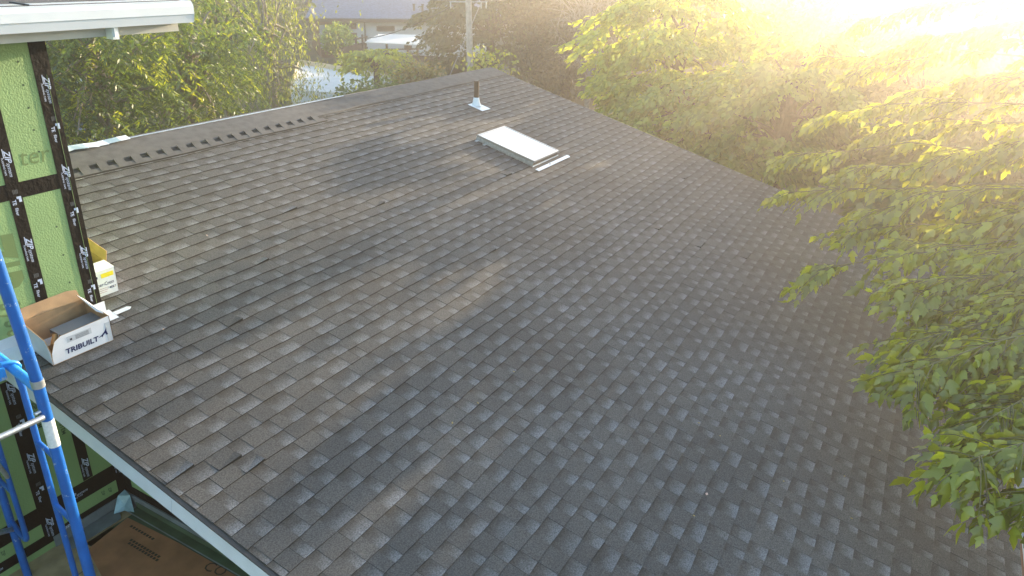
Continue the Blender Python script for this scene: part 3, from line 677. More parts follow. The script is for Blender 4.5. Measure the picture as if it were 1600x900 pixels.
# debris on the roof
spots = [(802, 583, 0), (1103, 774, 1), (1083, 808, 0), (746, 632, 0), (706, 663, 0), (1124, 683, 0), (1091, 663, 0), (1223, 754, 0), (1318, 746, 0), (1329, 812, 0), (1414, 667, 0), (1425, 702, 1), (1373, 706, 0), (323, 370, 1), (255, 517, 1), (645, 240, 1)]
LAB = ['tiny yellow leaf scrap near the middle of the roof, brightest of the yellow ones', 'round pinkish petal lying alone on the lower right roof, largest bit of litter', 'dry speck just below left of the round pinkish petal', 'dry speck below left of the brightest yellow leaf scrap', 'dry speck lowest in the slanting row of three specks at mid roof', 'dry speck above the round pinkish petal, right one of a close pair', 'dry speck above the round pinkish petal, left one of a close pair', 'dry speck lying alone right of the round pinkish petal', 'yellow leaf scrap on the right roof below the overhanging boughs, upper of a pair', 'yellow leaf scrap on the right roof below the overhanging boughs, lower of a pair', 'yellow leaf scrap closest to the tips of the overhanging boughs', 'pale scrap on the shingles under the lowest boughs', 'yellow leaf scrap left of the pale scrap under the lowest boughs', 'pale scrap on the sunlit shingles right of the open cartons', 'pale scrap on the shingles nearest the TRIBUILT carton', 'pale scrap high on the roof left of the skylight']
for i, (px, py, k) in enumerate(spots):
    dd = ray(px, py); s_ = -4.0056/(dd.z-RS*dd.y); p = CAM+dd*s_+NRM*.014
    r = .012 if i != 1 else .022; a = random.random()*6
    b = MB(); u_ = Vector((math.cos(a), math.sin(a), RS*math.sin(a)))*r; v_ = NRM.cross(u_)*.55
    b.add([p-u_, p-v_+NRM*.003, p+u_+NRM*.006, p+v_+NRM*.004, p+NRM*.009], [(0, 1, 4), (1, 2, 4), (2, 3, 4), (3, 0, 4)])
    o = b.build('fallen_leaf', 'pinkleaf' if k else 'dryleaf', None, org=tuple(p))
    tag(o, LAB[i], 'leaf', None if i == 1 else 'scraps lying on the shingles')

# ------------------------------------------------------------------ vegetation
def leaves_mesh(name, P, A, N, size, cols, shape, parent, m='leaf'):
    n = len(P); A = A/np.linalg.norm(A, axis=1, keepdims=True)
    N = N-A*(N*A).sum(1, keepdims=True); N /= np.linalg.norm(N, axis=1, keepdims=True)+1e-9; S = np.cross(A, N)
    if shape == 'lobed':
        t = np.array([(0, 0, 0), (.36, .42, -.08), (.17, .48, -.03), (.19, .66, -.05), (0, 1.05, -.22), (-.19, .66, -.05), (-.17, .48, -.03), (-.36, .42, -.08), (0, .45, .05), (.15, .10, -.02), (-.15, .10, -.02)])
        # margin order: 0,9,1,2,3,4,5,6,7,10 around mid 8
        ring = [0, 9, 1, 2, 3, 4, 5, 6, 7, 10]
        F = [(ring[i], ring[(i+1) % 10], 8) for i in range(10)]
    elif shape == 'broad':
        t = np.array([(0, 0, 0), (.30, .35, -.06), (.16, .75, -.06), (0, 1, -.14), (-.16, .75, -.06), (-.30, .35, -.06), (0, .5, .05)])
        F = [(0, 1, 6), (1, 2, 6), (2, 3, 6), (3, 4, 6), (4, 5, 6), (5, 0, 6)]
    else:
        wd = .30 if shape == 'oval' else .13
        t = np.array([(0, 0, 0), (wd, .5, -.05), (0, 1, -.08), (-wd, .5, -.05)]); F = [(0, 1, 2), (0, 2, 3)]
    k = len(t); sz = size[:, None, None]
    V = P[:, None, :]+sz*(t[None, :, 0:1]*S[:, None, :]+t[None, :, 1:2]*A[:, None, :]+t[None, :, 2:3]*N[:, None, :])
    V = V.reshape(-1, 3)-np.array(ORG[parent.name])
    Fa = (np.array(F)[None]+(np.arange(n)*k)[:, None, None]).reshape(-1, 3)
    me = bpy.data.meshes.new(name); me.vertices.add(len(V)); me.vertices.foreach_set('co', V.astype(np.float32).ravel())
    me.loops.add(len(Fa)*3); me.loops.foreach_set('vertex_index', Fa.ravel().astype(np.int32))
    me.polygons.add(len(Fa)); me.polygons.foreach_set('loop_start', (np.arange(len(Fa))*3).astype(np.int32))
    me.polygons.foreach_set('loop_total', np.full(len(Fa), 3, np.int32)); me.update(calc_edges=True)
    ca = me.color_attributes.new('col', 'FLOAT_COLOR', 'POINT')
    c = np.concatenate([np.repeat(cols, k, 0), np.ones((n*k, 1))], 1); ca.data.foreach_set('color', c.astype(np.float32).ravel())
    me.materials.append(M[m]); o = bpy.data.objects.new(name, me); link(o); o.parent = parent; ORG[o.name] = ORG[parent.name]
    return o

def rnd_dirs(n): v = RNG.normal(size=(n, 3)); return v/np.linalg.norm(v, axis=1, keepdims=True)

def limb_curve(p0, p1, sag=.0, n=6, jit=.05):
    p0 = np.array(p0); p1 = np.array(p1); L = np.linalg.norm(p1-p0); pts = []
    for i in range(n+1):
        t = i/n; p = p0+(p1-p0)*t; p = p+np.array([0, 0, 1])*(4*t*(1-t))*sag*L
        if 0 < i < n: p = p+RNG.normal(size=3)*jit*L*.25
        pts.append(p)
    return pts

def tree(name, label, cat, base, cen, rad, tips=60, lpt=110, lsize=.16, col=(.06, .10, .025), col2=None, shape='oval',
         style='bushy', bark='trunkbark', group=None, spread=.45, mt='leaf', gold=0, trunk_r=.16, shell=.55, lean=None, zmin=None):
    t = thing(name, label, cat, tuple(base), group)
    cen = np.array(cen, float); rad = np.array(rad, float); base = np.array(base, float)
    d = rnd_dirs(tips); rr = shell+(1-shell)*RNG.random(tips)**.6
    TP = cen+d*rad*rr[:, None]
    TP += RNG.normal(size=TP.shape)*rad*.06
    if zmin is not None: TP = TP[TP[:, 2] > zmin]
    # trunk and limbs
    b = MB(); fork = base+(cen-base)*np.array([.6, .6, .62]); fork[2] = base[2]+(cen[2]-rad[2]*.5-base[2])*.8+.3
    top = cen+np.array([0, 0, rad[2]*.55])
    b.tube([base-np.array([0, 0, .2]), base+(fork-base)*.5+RNG.normal(size=3)*.06, fork], [trunk_r*1.25, trunk_r, trunk_r*.85], 9)
    b.tube(limb_curve(fork, top, 0, 5, .08), np.linspace(trunk_r*.8, trunk_r*.15, 6), 7)
    nl = min(len(TP), 26)
    for i in range(nl):
        st = fork+(top-fork)*RNG.random()*.75
        b.tube(limb_curve(st, TP[i], .10, 5, .08), np.linspace(trunk_r*.38, .012, 6), 5, cap=False)
    b.build('trunk', bark, t)
    P = []; A = []; C = []
    col = np.array(col)*1.7; col2 = np.array(col2 if col2 is not None else col*1.5)*1.6
    for p in TP:
        out = p-cen; out = out/(np.linalg.norm(out)+1e-6)
        n = int(lpt*RNG.uniform(.55, 1.4)); cs = spread*RNG.uniform(.6, 1.3)
        if style == 'weeping':
            ns = 7; per = max(4, n//ns)
            for s in range(ns):
                o0 = p+RNG.normal(size=3)*np.array([cs, cs, cs*.5]); ln = RNG.uniform(.8, 2.2)*spread*2
                tt = RNG.random(per)[:, None]; sway = RNG.normal(size=3)*.12
                q = o0+tt*np.array([sway[0], sway[1], -1])*ln+RNG.normal(size=(per, 3))*.05
                P.append(q); a = RNG.normal(size=(per, 3))*.5+np.array([0, 0, -1.]); A.append(a)
                C.append(np.repeat((col+(col2-col)*RNG.random())[None], per, 0))
        elif style == 'spray':                  # flat drooping fans
            k = 6; per = max(4, n//k); az0 = math.atan2(out[1], out[0])
            for s in range(k):
                az = az0+RNG.normal()*.8; ln = cs*RNG.uniform(1.2, 2.3)
                dirv = np.array([math.cos(az), math.sin(az), RNG.uniform(-.1, .35)])
                tt = RNG.random(per)[:, None]; q = p+dirv*ln*tt+np.array([0, 0, -1])*(tt**2)*ln*.45
                side = np.cross(dirv, [0, 0, 1.]); q = q+side*(RNG.normal(size=(per, 1))*.11)+RNG.normal(size=(per, 3))*.04
                P.append(q); A.append(dirv*.9+side*RNG.normal(size=(per, 1))*.7+np.array([0, 0, -.75])+RNG.normal(size=(per, 3))*.3)
                C.append(np.repeat((col+(col2-col)*RNG.random())[None], per, 0))
        elif style == 'fern':                   # pinnate fronds hanging from the twig ends
            k = 9; per = max(6, n//k)
            for s in range(k):
                o0 = p+RNG.normal(size=3)*cs*.7; az = RNG.random()*6.28; dirv = np.array([math.cos(az), math.sin(az), RNG.uniform(-.9, .1)]); ln = RNG.uniform(.3, .55)
                tt = (np.arange(per)/per)[:, None]; side = np.cross(dirv, [0, 0, 1.]); side /= np.linalg.norm(side)+1e-6
                sg = np.where(np.arange(per) % 2, 1., -1.)[:, None]
                q = o0+dirv*ln*tt+np.array([0, 0, -1])*tt**2*ln*.5
                P.append(q); A.append(side*sg*.9+dirv*.5+np.array([0, 0, -.35])+RNG.normal(size=(per, 3))*.12)
                C.append(np.repeat((col+(col2-col)*RNG.random())[None], per, 0))
        else:
            q = p+RNG.normal(size=(n, 3))*np.array([cs, cs, cs*.72]); P.append(q)
            A.append(rnd_dirs(n)*.8+out*.5+np.array([0, 0, -.25])); C.append(np.repeat((col+(col2-col)*RNG.random())[None], n, 0))
    if gold: C = [c if RNG.random() > gold else c*0+np.array((.30, .37, .03)) for c in C]  # this share of leaf clusters is coloured yellow as if sunlit
    P = np.concatenate(P); A = np.concatenate(A); C = np.concatenate(C)
    C = C*RNG.uniform(.75, 1.25, size=(len(P), 1))
    keep = P[:, 2] > base[2]+.05
    P, A, C = P[keep], A[keep], C[keep]
    Nn = RNG.normal(size=P.shape)*.55+np.array([0, 0, 1.])
    leaves_mesh('crown', P, A, Nn, lsize*RNG.uniform(.7, 1.25, len(P)), C, shape, t, mt)
    return t

def ptree(name, label, cat, px, py, rpx, rpy, dist, **kw):
    """crown centred on the ray through a photo point at a horizontal distance; trunk stands on the ground under it"""
    c = at_h(px, py, dist); s = dist/FPX*1.0
    rad = (rpx*s, rpx*s*kw.pop('deep', .9), rpy*s)
    base = (c.x+kw.pop('bx', 0), c.y+kw.pop('by', 0), kw.pop('bz', 0))
    return tree(name, label, cat, base, c, rad, **kw)

dk = (.030, .055, .014); md = (.055, .090, .020); yl = (.14, .19, .030); gr = (.075, .10, .045)
# left, behind the ridge
ptree('locust_tree', 'dense feathery green tree beside the wall corner, under the white gutter', 'tree', 150, 90, 105, 150, 17, tips=95, lpt=210, lsize=.13, col=(.03, .06, .016), col2=(.075, .12, .022), shape='narrow', style='fern', bark='palebark', spread=.55, shell=.3, trunk_r=.13, gold=.12)
ptree('locust_tree', 'feathery dark green tree behind the notched ridge, with pale bare limbs showing', 'tree', 290, 115, 95, 135, 19, tips=85, lpt=210, lsize=.13, col=(.028, .055, .014), col2=(.07, .115, .022), shape='narrow', style='fern', bark='palebark', spread=.55, shell=.3, gold=.14)
ptree('weeping_tree', 'thin grey green weeping tree with hanging strands left of the far white house', 'tree', 418, 60, 62, 120, 23, tips=42, lpt=140, lsize=.13, col=(.07, .095, .04), col2=(.12, .15, .06), gold=.06, shape='narrow', style='weeping', bark='palebark', spread=.6, shell=.25)
ptree('broadleaf_tree', 'sunlit yellow green tree glimpsed between the feathery trees and the weeping tree', 'tree', 345, 70, 60, 90, 29, tips=40, lpt=100, lsize=.2, col=yl, col2=(.25, .27, .03), spread=.7, style='spray')
ptree('broadleaf_tree', 'small sunlit yellow green tree showing low between wall corner and feathery tree', 'tree', 95, 150, 60, 70, 25, tips=30, lpt=100, lsize=.2, col=yl, col2=(.24, .26, .03), spread=.6)
for px, py, rx, ry, dd, lb in ((60, 20, 150, 120, 42, 'tall dark tree far behind the white gutter end'), (260, -20, 150, 110, 48, 'tall dark tree far behind the feathery trees, at upper left'),
                              (420, -60, 110, 75, 75, 'distant hazy tree above the weeping tree, left of the slate roof')):
    ptree('broadleaf_tree', lb, 'tree', px, py, rx, ry, dd, tips=70, lpt=90, lsize=.42, col=(.045, .07, .02), col2=(.09, .11, .03), spread=1.3, shell=.3, trunk_r=.3, group=None)
# middle distance
ptree('fruit_tree', 'low spreading yellow green tree in front of the far white house', 'tree', 588, 93, 48, 15, 33, tips=44, lpt=80, lsize=.22, col=(.20, .23, .03), col2=(.34, .35, .05), spread=.3, shell=.4, style='spray', deep=.8)
ptree('fruit_tree', 'small leafy bush tree with pinkish tips just left of the utility pole', 'tree', 655, 122, 30, 16, 30, tips=28, lpt=60, lsize=.2, col=(.10, .12, .04), col2=(.22, .16, .08), spread=.3, shell=.4)
ptree('shrub', 'dark green shrub row along the white flat roof, just behind the ridge', 'shrub', 590, 148, 70, 9, 28, tips=40, lpt=50, lsize=.18, col=md, col2=(.10, .15, .03), spread=.4, shell=.3, deep=.35)
ptree('shrub', 'round clipped green shrub by the white door of the far house', 'shrub', 528, 62, 21, 17, 54, tips=90, lpt=60, lsize=.16, col=(.15, .24, .03), col2=(.22, .32, .05), spread=.16, shell=.85)
ptree('fruit_tree', 'small sunlit bush right behind the foot of the utility pole', 'tree', 762, 105, 24, 20, 26, tips=16, lpt=34, lsize=.18, col=yl, col2=(.24, .25, .04), spread=.3, shell=.5)
ptree('evergreen_oak', 'big dark olive green tree behind the utility pole', 'tree', 768, 20, 100, 100, 42, tips=150, lpt=130, lsize=.26, col=(.04, .055, .018), col2=(.085, .10, .03), spread=.85, shell=.35, trunk_r=.3, style='spray')
ptree('evergreen_oak', 'dark brownish tree right of the utility pole above the roof peak', 'tree', 885, 30, 90, 110, 40, tips=120, lpt=120, lsize=.22, col=(.045, .045, .018), col2=(.085, .08, .03), spread=.8, shell=.35, trunk_r=.3)
# bare twiggy tree
def bare_tree():
    c = at_h(925, 60, 33); t = thing('bare_tree', 'grey leafless twiggy tree between dark tree and sunlit yellow tree', 'tree', (c.x, c.y, 0)); b = MB()
    b.tube([(c.x, c.y, -.2), (c.x, c.y, 3)], [.15, .1], 8)
    cc = np.array(c)
    for i in range(46):
        st = np.array([c.x, c.y, 2.2+RNG.random()*2]); d = rnd_dirs(1)[0]*np.array([1.9, 1.9, 2.4]); d[2] = abs(d[2])*.8+(-1.2 if RNG.random() < .4 else .6)
        e = cc+d; pts = limb_curve(st, e, .12, 5, .10); b.tube(pts, np.linspace(.04, .010, 6), 4, cap=False)
        for j in range(11):
            s = pts[RNG.integers(2, 6)]; dd = rnd_dirs(1)[0]*RNG.uniform(.4, .9); dd[2] -= .25; b.tube([s, s+dd*.5+RNG.normal(size=3)*.05, s+dd], [.012, .009, .005], 3, cap=False)
    b.build('trunk', 'palebark', t)
bare_tree()
# sunlit maple beyond the far rake
ptree('maple_tree', 'brightly sunlit yellow green maple beyond the right roof edge', 'tree', 1060, 80, 125, 105, 21, tips=120, lpt=130, lsize=.19, col=(.17, .22, .03), col2=(.30, .34, .04), shape='broad', style='spray', spread=.42, shell=.45, bx=1.0)
ptree('maple_tree', 'added tall thin crowned tree whose gaps dapple the sun on the roof, hazy at upper right', 'tree', 1330, 0, 120, 72, 27, tips=17, lpt=80, lsize=.22, col=(.12, .16, .03), col2=(.2, .25, .04), shape='broad', spread=.38, shell=.25, trunk_r=.12)  # crown added to break the low sun into dapples on the roof
ptree('maple_tree', 'green maple growing along the sloping right roof edge below the sunlit maple', 'tree', 1080, 190, 120, 70, 19, tips=90, lpt=110, lsize=.17, col=(.12, .18, .02), col2=(.20, .26, .03), shape='broad', style='spray', spread=.42, shell=.4, bx=.8)
ptree('maple_tree', 'dark green shaded maple just past the corner of the right roof edge', 'tree', 1225, 172, 110, 105, 17, tips=90, lpt=110, lsize=.17, col=(.09, .14, .02), col2=(.17, .22, .03), shape='broad', style='spray', spread=.42, shell=.4, bx=.8)
for px, py, rx, ry, dd, lb in ((1435, 185, 110, 135, 19, 'shaded leafy tree behind the overhanging boughs, at middle right'), (1560, 245, 120, 110, 17, 'leafy tree behind the overhanging boughs, at far right'), (1480, 330, 120, 120, 15.5, 'low leafy tree just past the eave under the overhanging boughs'), (1450, -5, 130, 75, 62, 'large pale hazy tree farthest back under the sun glow'), (1620, 0, 130, 75, 58, 'pale hazy tree farthest back at the upper right corner'), (1000, -30, 130, 90, 52, 'hazy tree far behind the sunlit maple'), (1190, 10, 130, 80, 40, 'hazy golden tree behind, right of the sunlit maple'),
                              (1400, 62, 150, 75, 31, 'glowing hazy tree at upper right below the sun'), (1600, 75, 130, 90, 26, 'hazy tree in the upper right corner of the view')):
    ptree('broadleaf_tree', lb, 'tree', px, py, rx, ry, dd, tips=90, lpt=100, lsize=.01*dd+.03, col=(.06, .09, .02), col2=(.12, .15, .03), spread=max(.45, .022*dd), shell=.3, trunk_r=.25 if dd > 22 else .1, style='spray')

# near tree overhanging the eave: long limbs with tiers of drooping leafy twigs
def near_tree():
    base = np.array([10.2, -5.2, 0.]); t = thing('box_elder_tree', 'large leafy green tree at right overhanging the lower right edge of the roof', 'tree', tuple(base))
    b = MB(); top = base+np.array([-.4, .6, 8.6])
    trk = limb_curve(base-np.array([0, 0, .2]), top, 0, 8, .04); b.tube(trk, np.linspace(.24, .06, 9), 10)
    # limb ends, given as (px, py, depth)
    ends = [(1235, 300, 9.6), (1262, 418, 8.2), (1300, 360, 8.8), (1372, 470, 7.2), (1366, 545, 6.6), (1364, 592, 6.0), (1395, 440, 7.4), (1462, 690, 5.4), (1460, 738, 5.0),
            (1575, 800, 4.7), (1240, 240, 10.5), (1290, 180, 10.5), (1340, 260, 9.5), (1330, 330, 8.8), (1420, 300, 8.6), (1400, 380, 8.0), (1450, 450, 7.2), (1440, 540, 6.5), (1500, 500, 6.6),
            (1480, 600, 6.0), (1530, 650, 5.6), (1560, 560, 6.0), (1590, 690, 5.2), (1520, 400, 7.4), (1600, 440, 6.8), (1560, 330, 7.8), (1490, 350, 8.0), (1480, 240, 9.0), (1380, 200, 10),
            (1560, 220, 8.6), (1620, 300, 7.8), (1430, 140, 10), (1520, 120, 9.6), (1600, 120, 9.0), (1340, 110, 11), (1640, 560, 6), (1660, 420, 6.5), (1650, 680, 5.2), (1640, 200, 8),
            (1500, 560, 6.2), (1540, 480, 6.6), (1420, 500, 7), (1600, 620, 5.6), (1450, 60, 10.5), (1560, 40, 9.8), (1350, 30, 12), (1290, 90, 12)]
    segs = []
    for (px, py, dp) in ends:
        px += 62 if dp < 7.3 else 34 if dp < 9 else 5; py -= 22 if dp < 5.8 else 12 if dp < 7.3 else 0
        e = np.array(at_d(px, py, dp)); hz = max(2.0, min(8.2, e[2]+.2)); k = base+(top-base)*(hz/8.6)
        pts = limb_curve(k, e, .07, 9, .035)
        b.tube(pts, np.linspace(.022, .005, 10), 6, cap=False); segs.append(np.array(pts))
    P = []; A = []; C = []; TW = []
    c1 = np.array((.22, .27, .012)); c2 = np.array((.36, .42, .02))
    for pts in segs:
        Ltot = np.linalg.norm(pts[-1]-pts[0])
        for side in range(46):
            u = 1-RNG.random()**1.5*.62 if side > 1 else 1.0
            x = u*9; i = min(int(x), 8); p = pts[i]+(pts[i+1]-pts[i])*(x-i); ax = pts[i+1]-pts[i]; ax = ax/np.linalg.norm(ax)
            lat = np.cross(ax, [0, 0, 1.]); lat /= np.linalg.norm(lat); sg = 1 if side % 2 else -1
            dv = ax*RNG.uniform(.5, 1.1)+lat*sg*RNG.uniform(.1, 1.0)+np.array([0, 0, RNG.uniform(-.15, .35)])
            if side < 2: dv = ax+lat*.15*sg
            dv /= np.linalg.norm(dv); ln = RNG.uniform(.22, .5)*(1 if side > 1 else .8)
            tw = [p+dv*ln*s+np.array([0, 0, -1])*s*s*ln*.42 for s in (0, .33, .66, 1)]
            b.tube(tw, [.006, .005, .004, .003], 3, cap=False)
            nL = RNG.integers(8, 13); cc = c1+(c2-c1)*RNG.random()
            for j in range(nL):
                s = (j+.6)/nL; q = p+dv*ln*s+np.array([0, 0, -1])*s*s*ln*.42
                sd_ = np.cross(dv, [0, 0, 1.])*(1 if j % 2 else -1); pet = sd_*.04+dv*.02+np.array([0, 0, -.012])
                P.append(q+pet); A.append(sd_*RNG.uniform(.25, .8)+dv*RNG.uniform(.4, .9)+np.array([0, 0, -RNG.uniform(.45, 1.15)])+RNG.normal(size=3)*.15)
                C.append(cc*RNG.uniform(.55, 1.3))
    P = np.array(P); A = np.array(A); C = np.array(C)
    b.build('trunk', 'twigbark', t)
    # keep leaves off the roof surface
    zr_ = CAM.z-4.0056+RS*P[:, 1]; ok = ~((P[:, 1] > YE) & (P[:, 2] < zr_+.15)); P, A, C = P[ok], A[ok], C[ok]
    N = RNG.normal(size=P.shape)*.65+np.array([0, 0, 1.])
    leaves_mesh('crown', P, A, N, RNG.uniform(.08, .18, len(P)), C, 'lobed', t, 'leaf_near')
near_tree()

# ------------------------------------------------------------------ utility pole, wires
pb = at_h(738, 130, 31); tp = at_h(731, -45, 31)
pole = thing('utility_pole', 'tall weathered grey wooden utility pole behind the roof peak', 'utility pole', (pb.x, pb.y, 0))
bt = Vector((pb.x+.0, pb.y, 0)); tpv = Vector(tp)
b = MB(); b.tube([bt, tpv], [.15, .115], 12); b.build('post', 'pole', pole)
b = MB(); ca = at_h(732, 3, 31); cdv = (Vector(at_h(760, 3, 31))-Vector(at_h(704, 3, 31))).normalized()
b.tube([Vector(ca)-cdv*.75, Vector(ca)+cdv*.75], .016, 6); b.build('bracket', 'galv', pole)
for s in (-.7, .5, .7):
    b = MB(); p = Vector(ca)+cdv*s; b.tube([p, p+Vector((0, 0, -.16)), p+Vector((0, 0, -.24))], [.02, .035, .02], 8); b.build('insulator', 'galv', pole)
b = MB(); b.tube([tuple(at_h(752, 3, 31)), tuple(at_h(700, 124, 29.0))], .014, 5); o = b.build('guy_wire', 'wire_l', None); tag(o, 'pale diagonal guy wire running down left from the top of the utility pole', 'wire')
def wire(p0, p1, sag, r, lab):
    p0 = Vector(p0); p1 = Vector(p1); b = MB()
    b.tube([p0.lerp(p1, i/14)+Vector((0, 0, -4*sag*(i/14)*(1-i/14))) for i in range(15)], r, 5); o = b.build('overhead_wire', 'wire', None); tag(o, lab, 'wire')
wire(at_h(716, 4, 31), at_h(572, 60, 50), .25, .022, 'dark cable sagging from the utility pole down to the far white house')
wire(at_h(718, 2, 31), at_h(560, -60, 70), .8, .018, 'thin cable leaving the utility pole towards upper left')
wire(at_h(756, 2, 31), at_h(1000, -80, 60), .8, .018, 'thin cable leaving the utility pole towards upper right')

# ------------------------------------------------------------------ far white house
HD = 56.0
A0 = at_h(498, 28, HD); A1 = at_h(648, 33, HD+1.0)
ex = Vector((A1.x-A0.x, A1.y-A0.y, 0)).normalized(); ey = Vector((-ex.y, ex.x, 0))     # ey points away from the camera
if ey.dot(Vector((A0.x, A0.y, 0))) < 0: ey = -ey
hz0 = z_at(505, 76, A0.x, A0.y)
fh = thing('far_white_house', 'white single storey house with slate blue roof in the distance, upper middle', 'house', (A0.x, A0.y, 0))
def HP(u, v, z): return Vector((A0.x, A0.y, 0))+ex*u+ey*v+Vector((0, 0, z))
k = HD/FPX                          # metres per pixel there
def hbox(name, u0, u1, v0, v1, z0, z1, m, par=None, label=None):
    b = MB(); b.slab([HP(u0, v0, z0), HP(u1, v0, z0), HP(u1, v1, z0), HP(u0, v1, z0)], (0, 0, 1), z1-z0); return b.build(name, m, par or fh, label)
ze = A0.z; HL = 13.0
def U(px): return (px-498)*k*1.02
wall = hbox('wall', U(519), HL, .6, 8, 0, ze-.05, 'bluewall')
hbox('wood_cladding', U(499), U(519)-.01, .6, 8, 0, ze-.05, 'brownwood')
b = MB(); b.slab([HP(-.9, 0, ze-.12), HP(HL+1, 0, ze-.12), HP(HL+1, 7, ze+1.75), HP(.8, 7, ze+1.75)], (0, 0, 1), .14); b.build('roof', 'slate', fh)
b = MB(); b.slab([HP(.8, 7, ze+1.75), HP(HL+1, 7, ze+1.75), HP(HL+1, 13, ze), HP(.0, 13, ze)], (0, 0, 1), .14); b.build('rear_roof', 'slate', fh)
hbox('roof_fascia', -.9, HL+1, -.03, 0, ze-.25, ze-.05, 'darkwood')
def zpx(py): return z_at(560, py, HP(U(560), .6, 0).x, HP(U(560), .6, 0).y)
hbox('door', U(499), U(513), .54, .6, zpx(75), zpx(39), 'door_w')
for (a, c, t_, bt_) in ((526, 551, 36, 45), (580, 606, 40, 48), (543, 551, 51, 63), (580, 606, 53, 62), (620, 631, 68, 78)):
    wf = hbox('window', U(a), U(c), .50, .595, zpx(bt_), zpx(t_), 'darkwood'); hbox('pane', U(a)+.06, U(c)-.06, .485, .499, zpx(bt_)+.06, zpx(t_)-.06, 'window', wf)
b = MB(); b.tube([HP(U(560), .5, zpx(32)), HP(U(563), .5, zpx(35)), HP(U(563), .5, zpx(60))], .05, 6); b.build('downpipe', 'darkwood', fh)
for uu in (640, 653):
    p = HP(U(uu), 1.6, ze+.45); b = MB(); b.tube([p, p+Vector((0, 0, .45))], .09, 6); b.tube([p+Vector((0, 0, .40)), p+Vector((0, 0, .48))], .13, 6); b.build('roof_vent', 'drip', fh)
# lower terrace, railing, shade, fence in front of that house
b = MB()
a, c = at_h(530, 76, 50), at_h(572, 66, 52); zz = a.z
rl = thing('wood_railing', 'dark brown slatted wood railing by the stairs of the far house', 'railing', (a.x, a.y, 0))
b.slab([(a.x, a.y, 0), (c.x, c.y, 0), (c.x, c.y, c.z), (a.x, a.y, a.z)], tuple(ey), .12); b.build('stair_wall', 'fencewood', rl)
for i, (px, py) in enumerate(((556, 58), (566, 54), (571, 58))):
    q = at_h(px, py, 51.5); b = MB(); b.tube([(q.x, q.y, q.z-1.2), (q.x, q.y, q.z)], .09, 4); b.build('post', 'darkwood', rl)
for dz in (0, .35, .7):
    q0_, q1_ = at_h(552, 62, 51.4), at_h(574, 57, 51.4); b = MB(); b.tube([(q0_.x, q0_.y, q0_.z-dz), (q1_.x, q1_.y, q1_.z-dz)], .05, 4); b.build('rail', 'darkwood', rl)
sh = [at_h(570, 67, 48), at_h(655, 70, 47), at_h(655, 58, 52), at_h(592, 56, 52)]
cn = thing('shade_canopy', 'flat white canvas shade on dark posts in front of the far house', 'canopy', (sh[0].x, sh[0].y, 0))
b = MB(); zc = sh[0].z; b.slab([(p.x, p.y, zc+(.1 if i > 1 else 0)) for i, p in enumerate(sh)], (0, 0, 1), .05); b.build('canvas', 'canvas', cn)
for px in (571, 604, 637, 652):
    q = at_h(px, 68, 48.0); b = MB(); b.tube([(q.x, q.y, 0), (q.x, q.y, zc)], .08, 5); b.build('post', 'darkwood', cn)
q0_, q1_ = at_h(600, 85, 49), at_h(660, 84, 49)
fn = thing('low_railing', 'low dark rail fence under the white canvas shade', 'railing', (q0_.x, q0_.y, 0)); b = MB()
for dz in (0, .3, .6): b.tube([(q0_.x, q0_.y, q0_.z-dz+.3), (q1_.x, q1_.y, q1_.z-dz+.3)], .045, 4)
b.build('rail', 'darkwood', fn)
a, c = at_h(560, 84, 44), at_h(760, 84, 42)
fn = thing('board_fence', 'long brown board fence and wall behind the yellow green trees', 'fence', (a.x, a.y, 0)); b = MB()
zf = a.z; dv = (Vector((c.x, c.y, 0))-Vector((a.x, a.y, 0))); n = 60
for i in range(n):
    p = Vector((a.x, a.y, 0))+dv*(i/n); q = Vector((a.x, a.y, 0))+dv*((i+.95)/n); b.slab([p, q, q+Vector((0, 0, zf)), p+Vector((0, 0, zf))], (.6, .8, 0), .05)
b.build('boards', 'fencewood', fn)
b = MB(); p = Vector((a.x, a.y, zf)); b.slab([p, p+dv, p+dv+Vector((0, 0, .1)), p+Vector((0, 0, .1))], (.6, .8, 0), .12); b.build('cap_rail', 'darkwood', fn)

# white flat roofed building in the middle distance
fb = [at_h(455, 152, 34), at_h(545, 138, 33), at_h(612, 128, 37), at_h(470, 124, 42)]
zt = at_h(480, 140, 34).z
fl = thing('flat_roof_garage', 'low flat roofed white building with brown edge just beyond the ridge', 'building', (fb[0].x, fb[0].y, 0))
b = MB(); b.slab([(p.x, p.y, 0) for p in fb], (0, 0, 1), zt-.1); b.build('wall', 'stucco', fl)
b = MB(); b.slab([(p.x, p.y, zt-.1) for p in fb], (0, 0, 1), .1); b.build('roof', 'flatroof', fl)
b = MB()
for p, q in ((fb[2], fb[3]), (fb[3], fb[0])):
    b.slab([(p.x, p.y, zt), (q.x, q.y, zt), (q.x, q.y, zt+.22), (p.x, p.y, zt+.22)], (.6, .8, 0), .15)
b.build('parapet', 'cream', fl)
q = at_h(589, 124, 33); z1 = at_h(589, 95, 33).z; b = MB(); b.tube([(q.x, q.y, 0), (q.x, q.y, z1)], .05, 8); b.tube([(q.x, q.y, z1), (q.x+.2, q.y-.2, z1+.05), (q.x+.4, q.y-.4, z1-.2)], .03, 6)
o = b.build('vent_stack', 'white_al', None, org=(q.x, q.y, 0)); tag(o, 'thin white pole with bent top standing by the low white roof', 'pole')
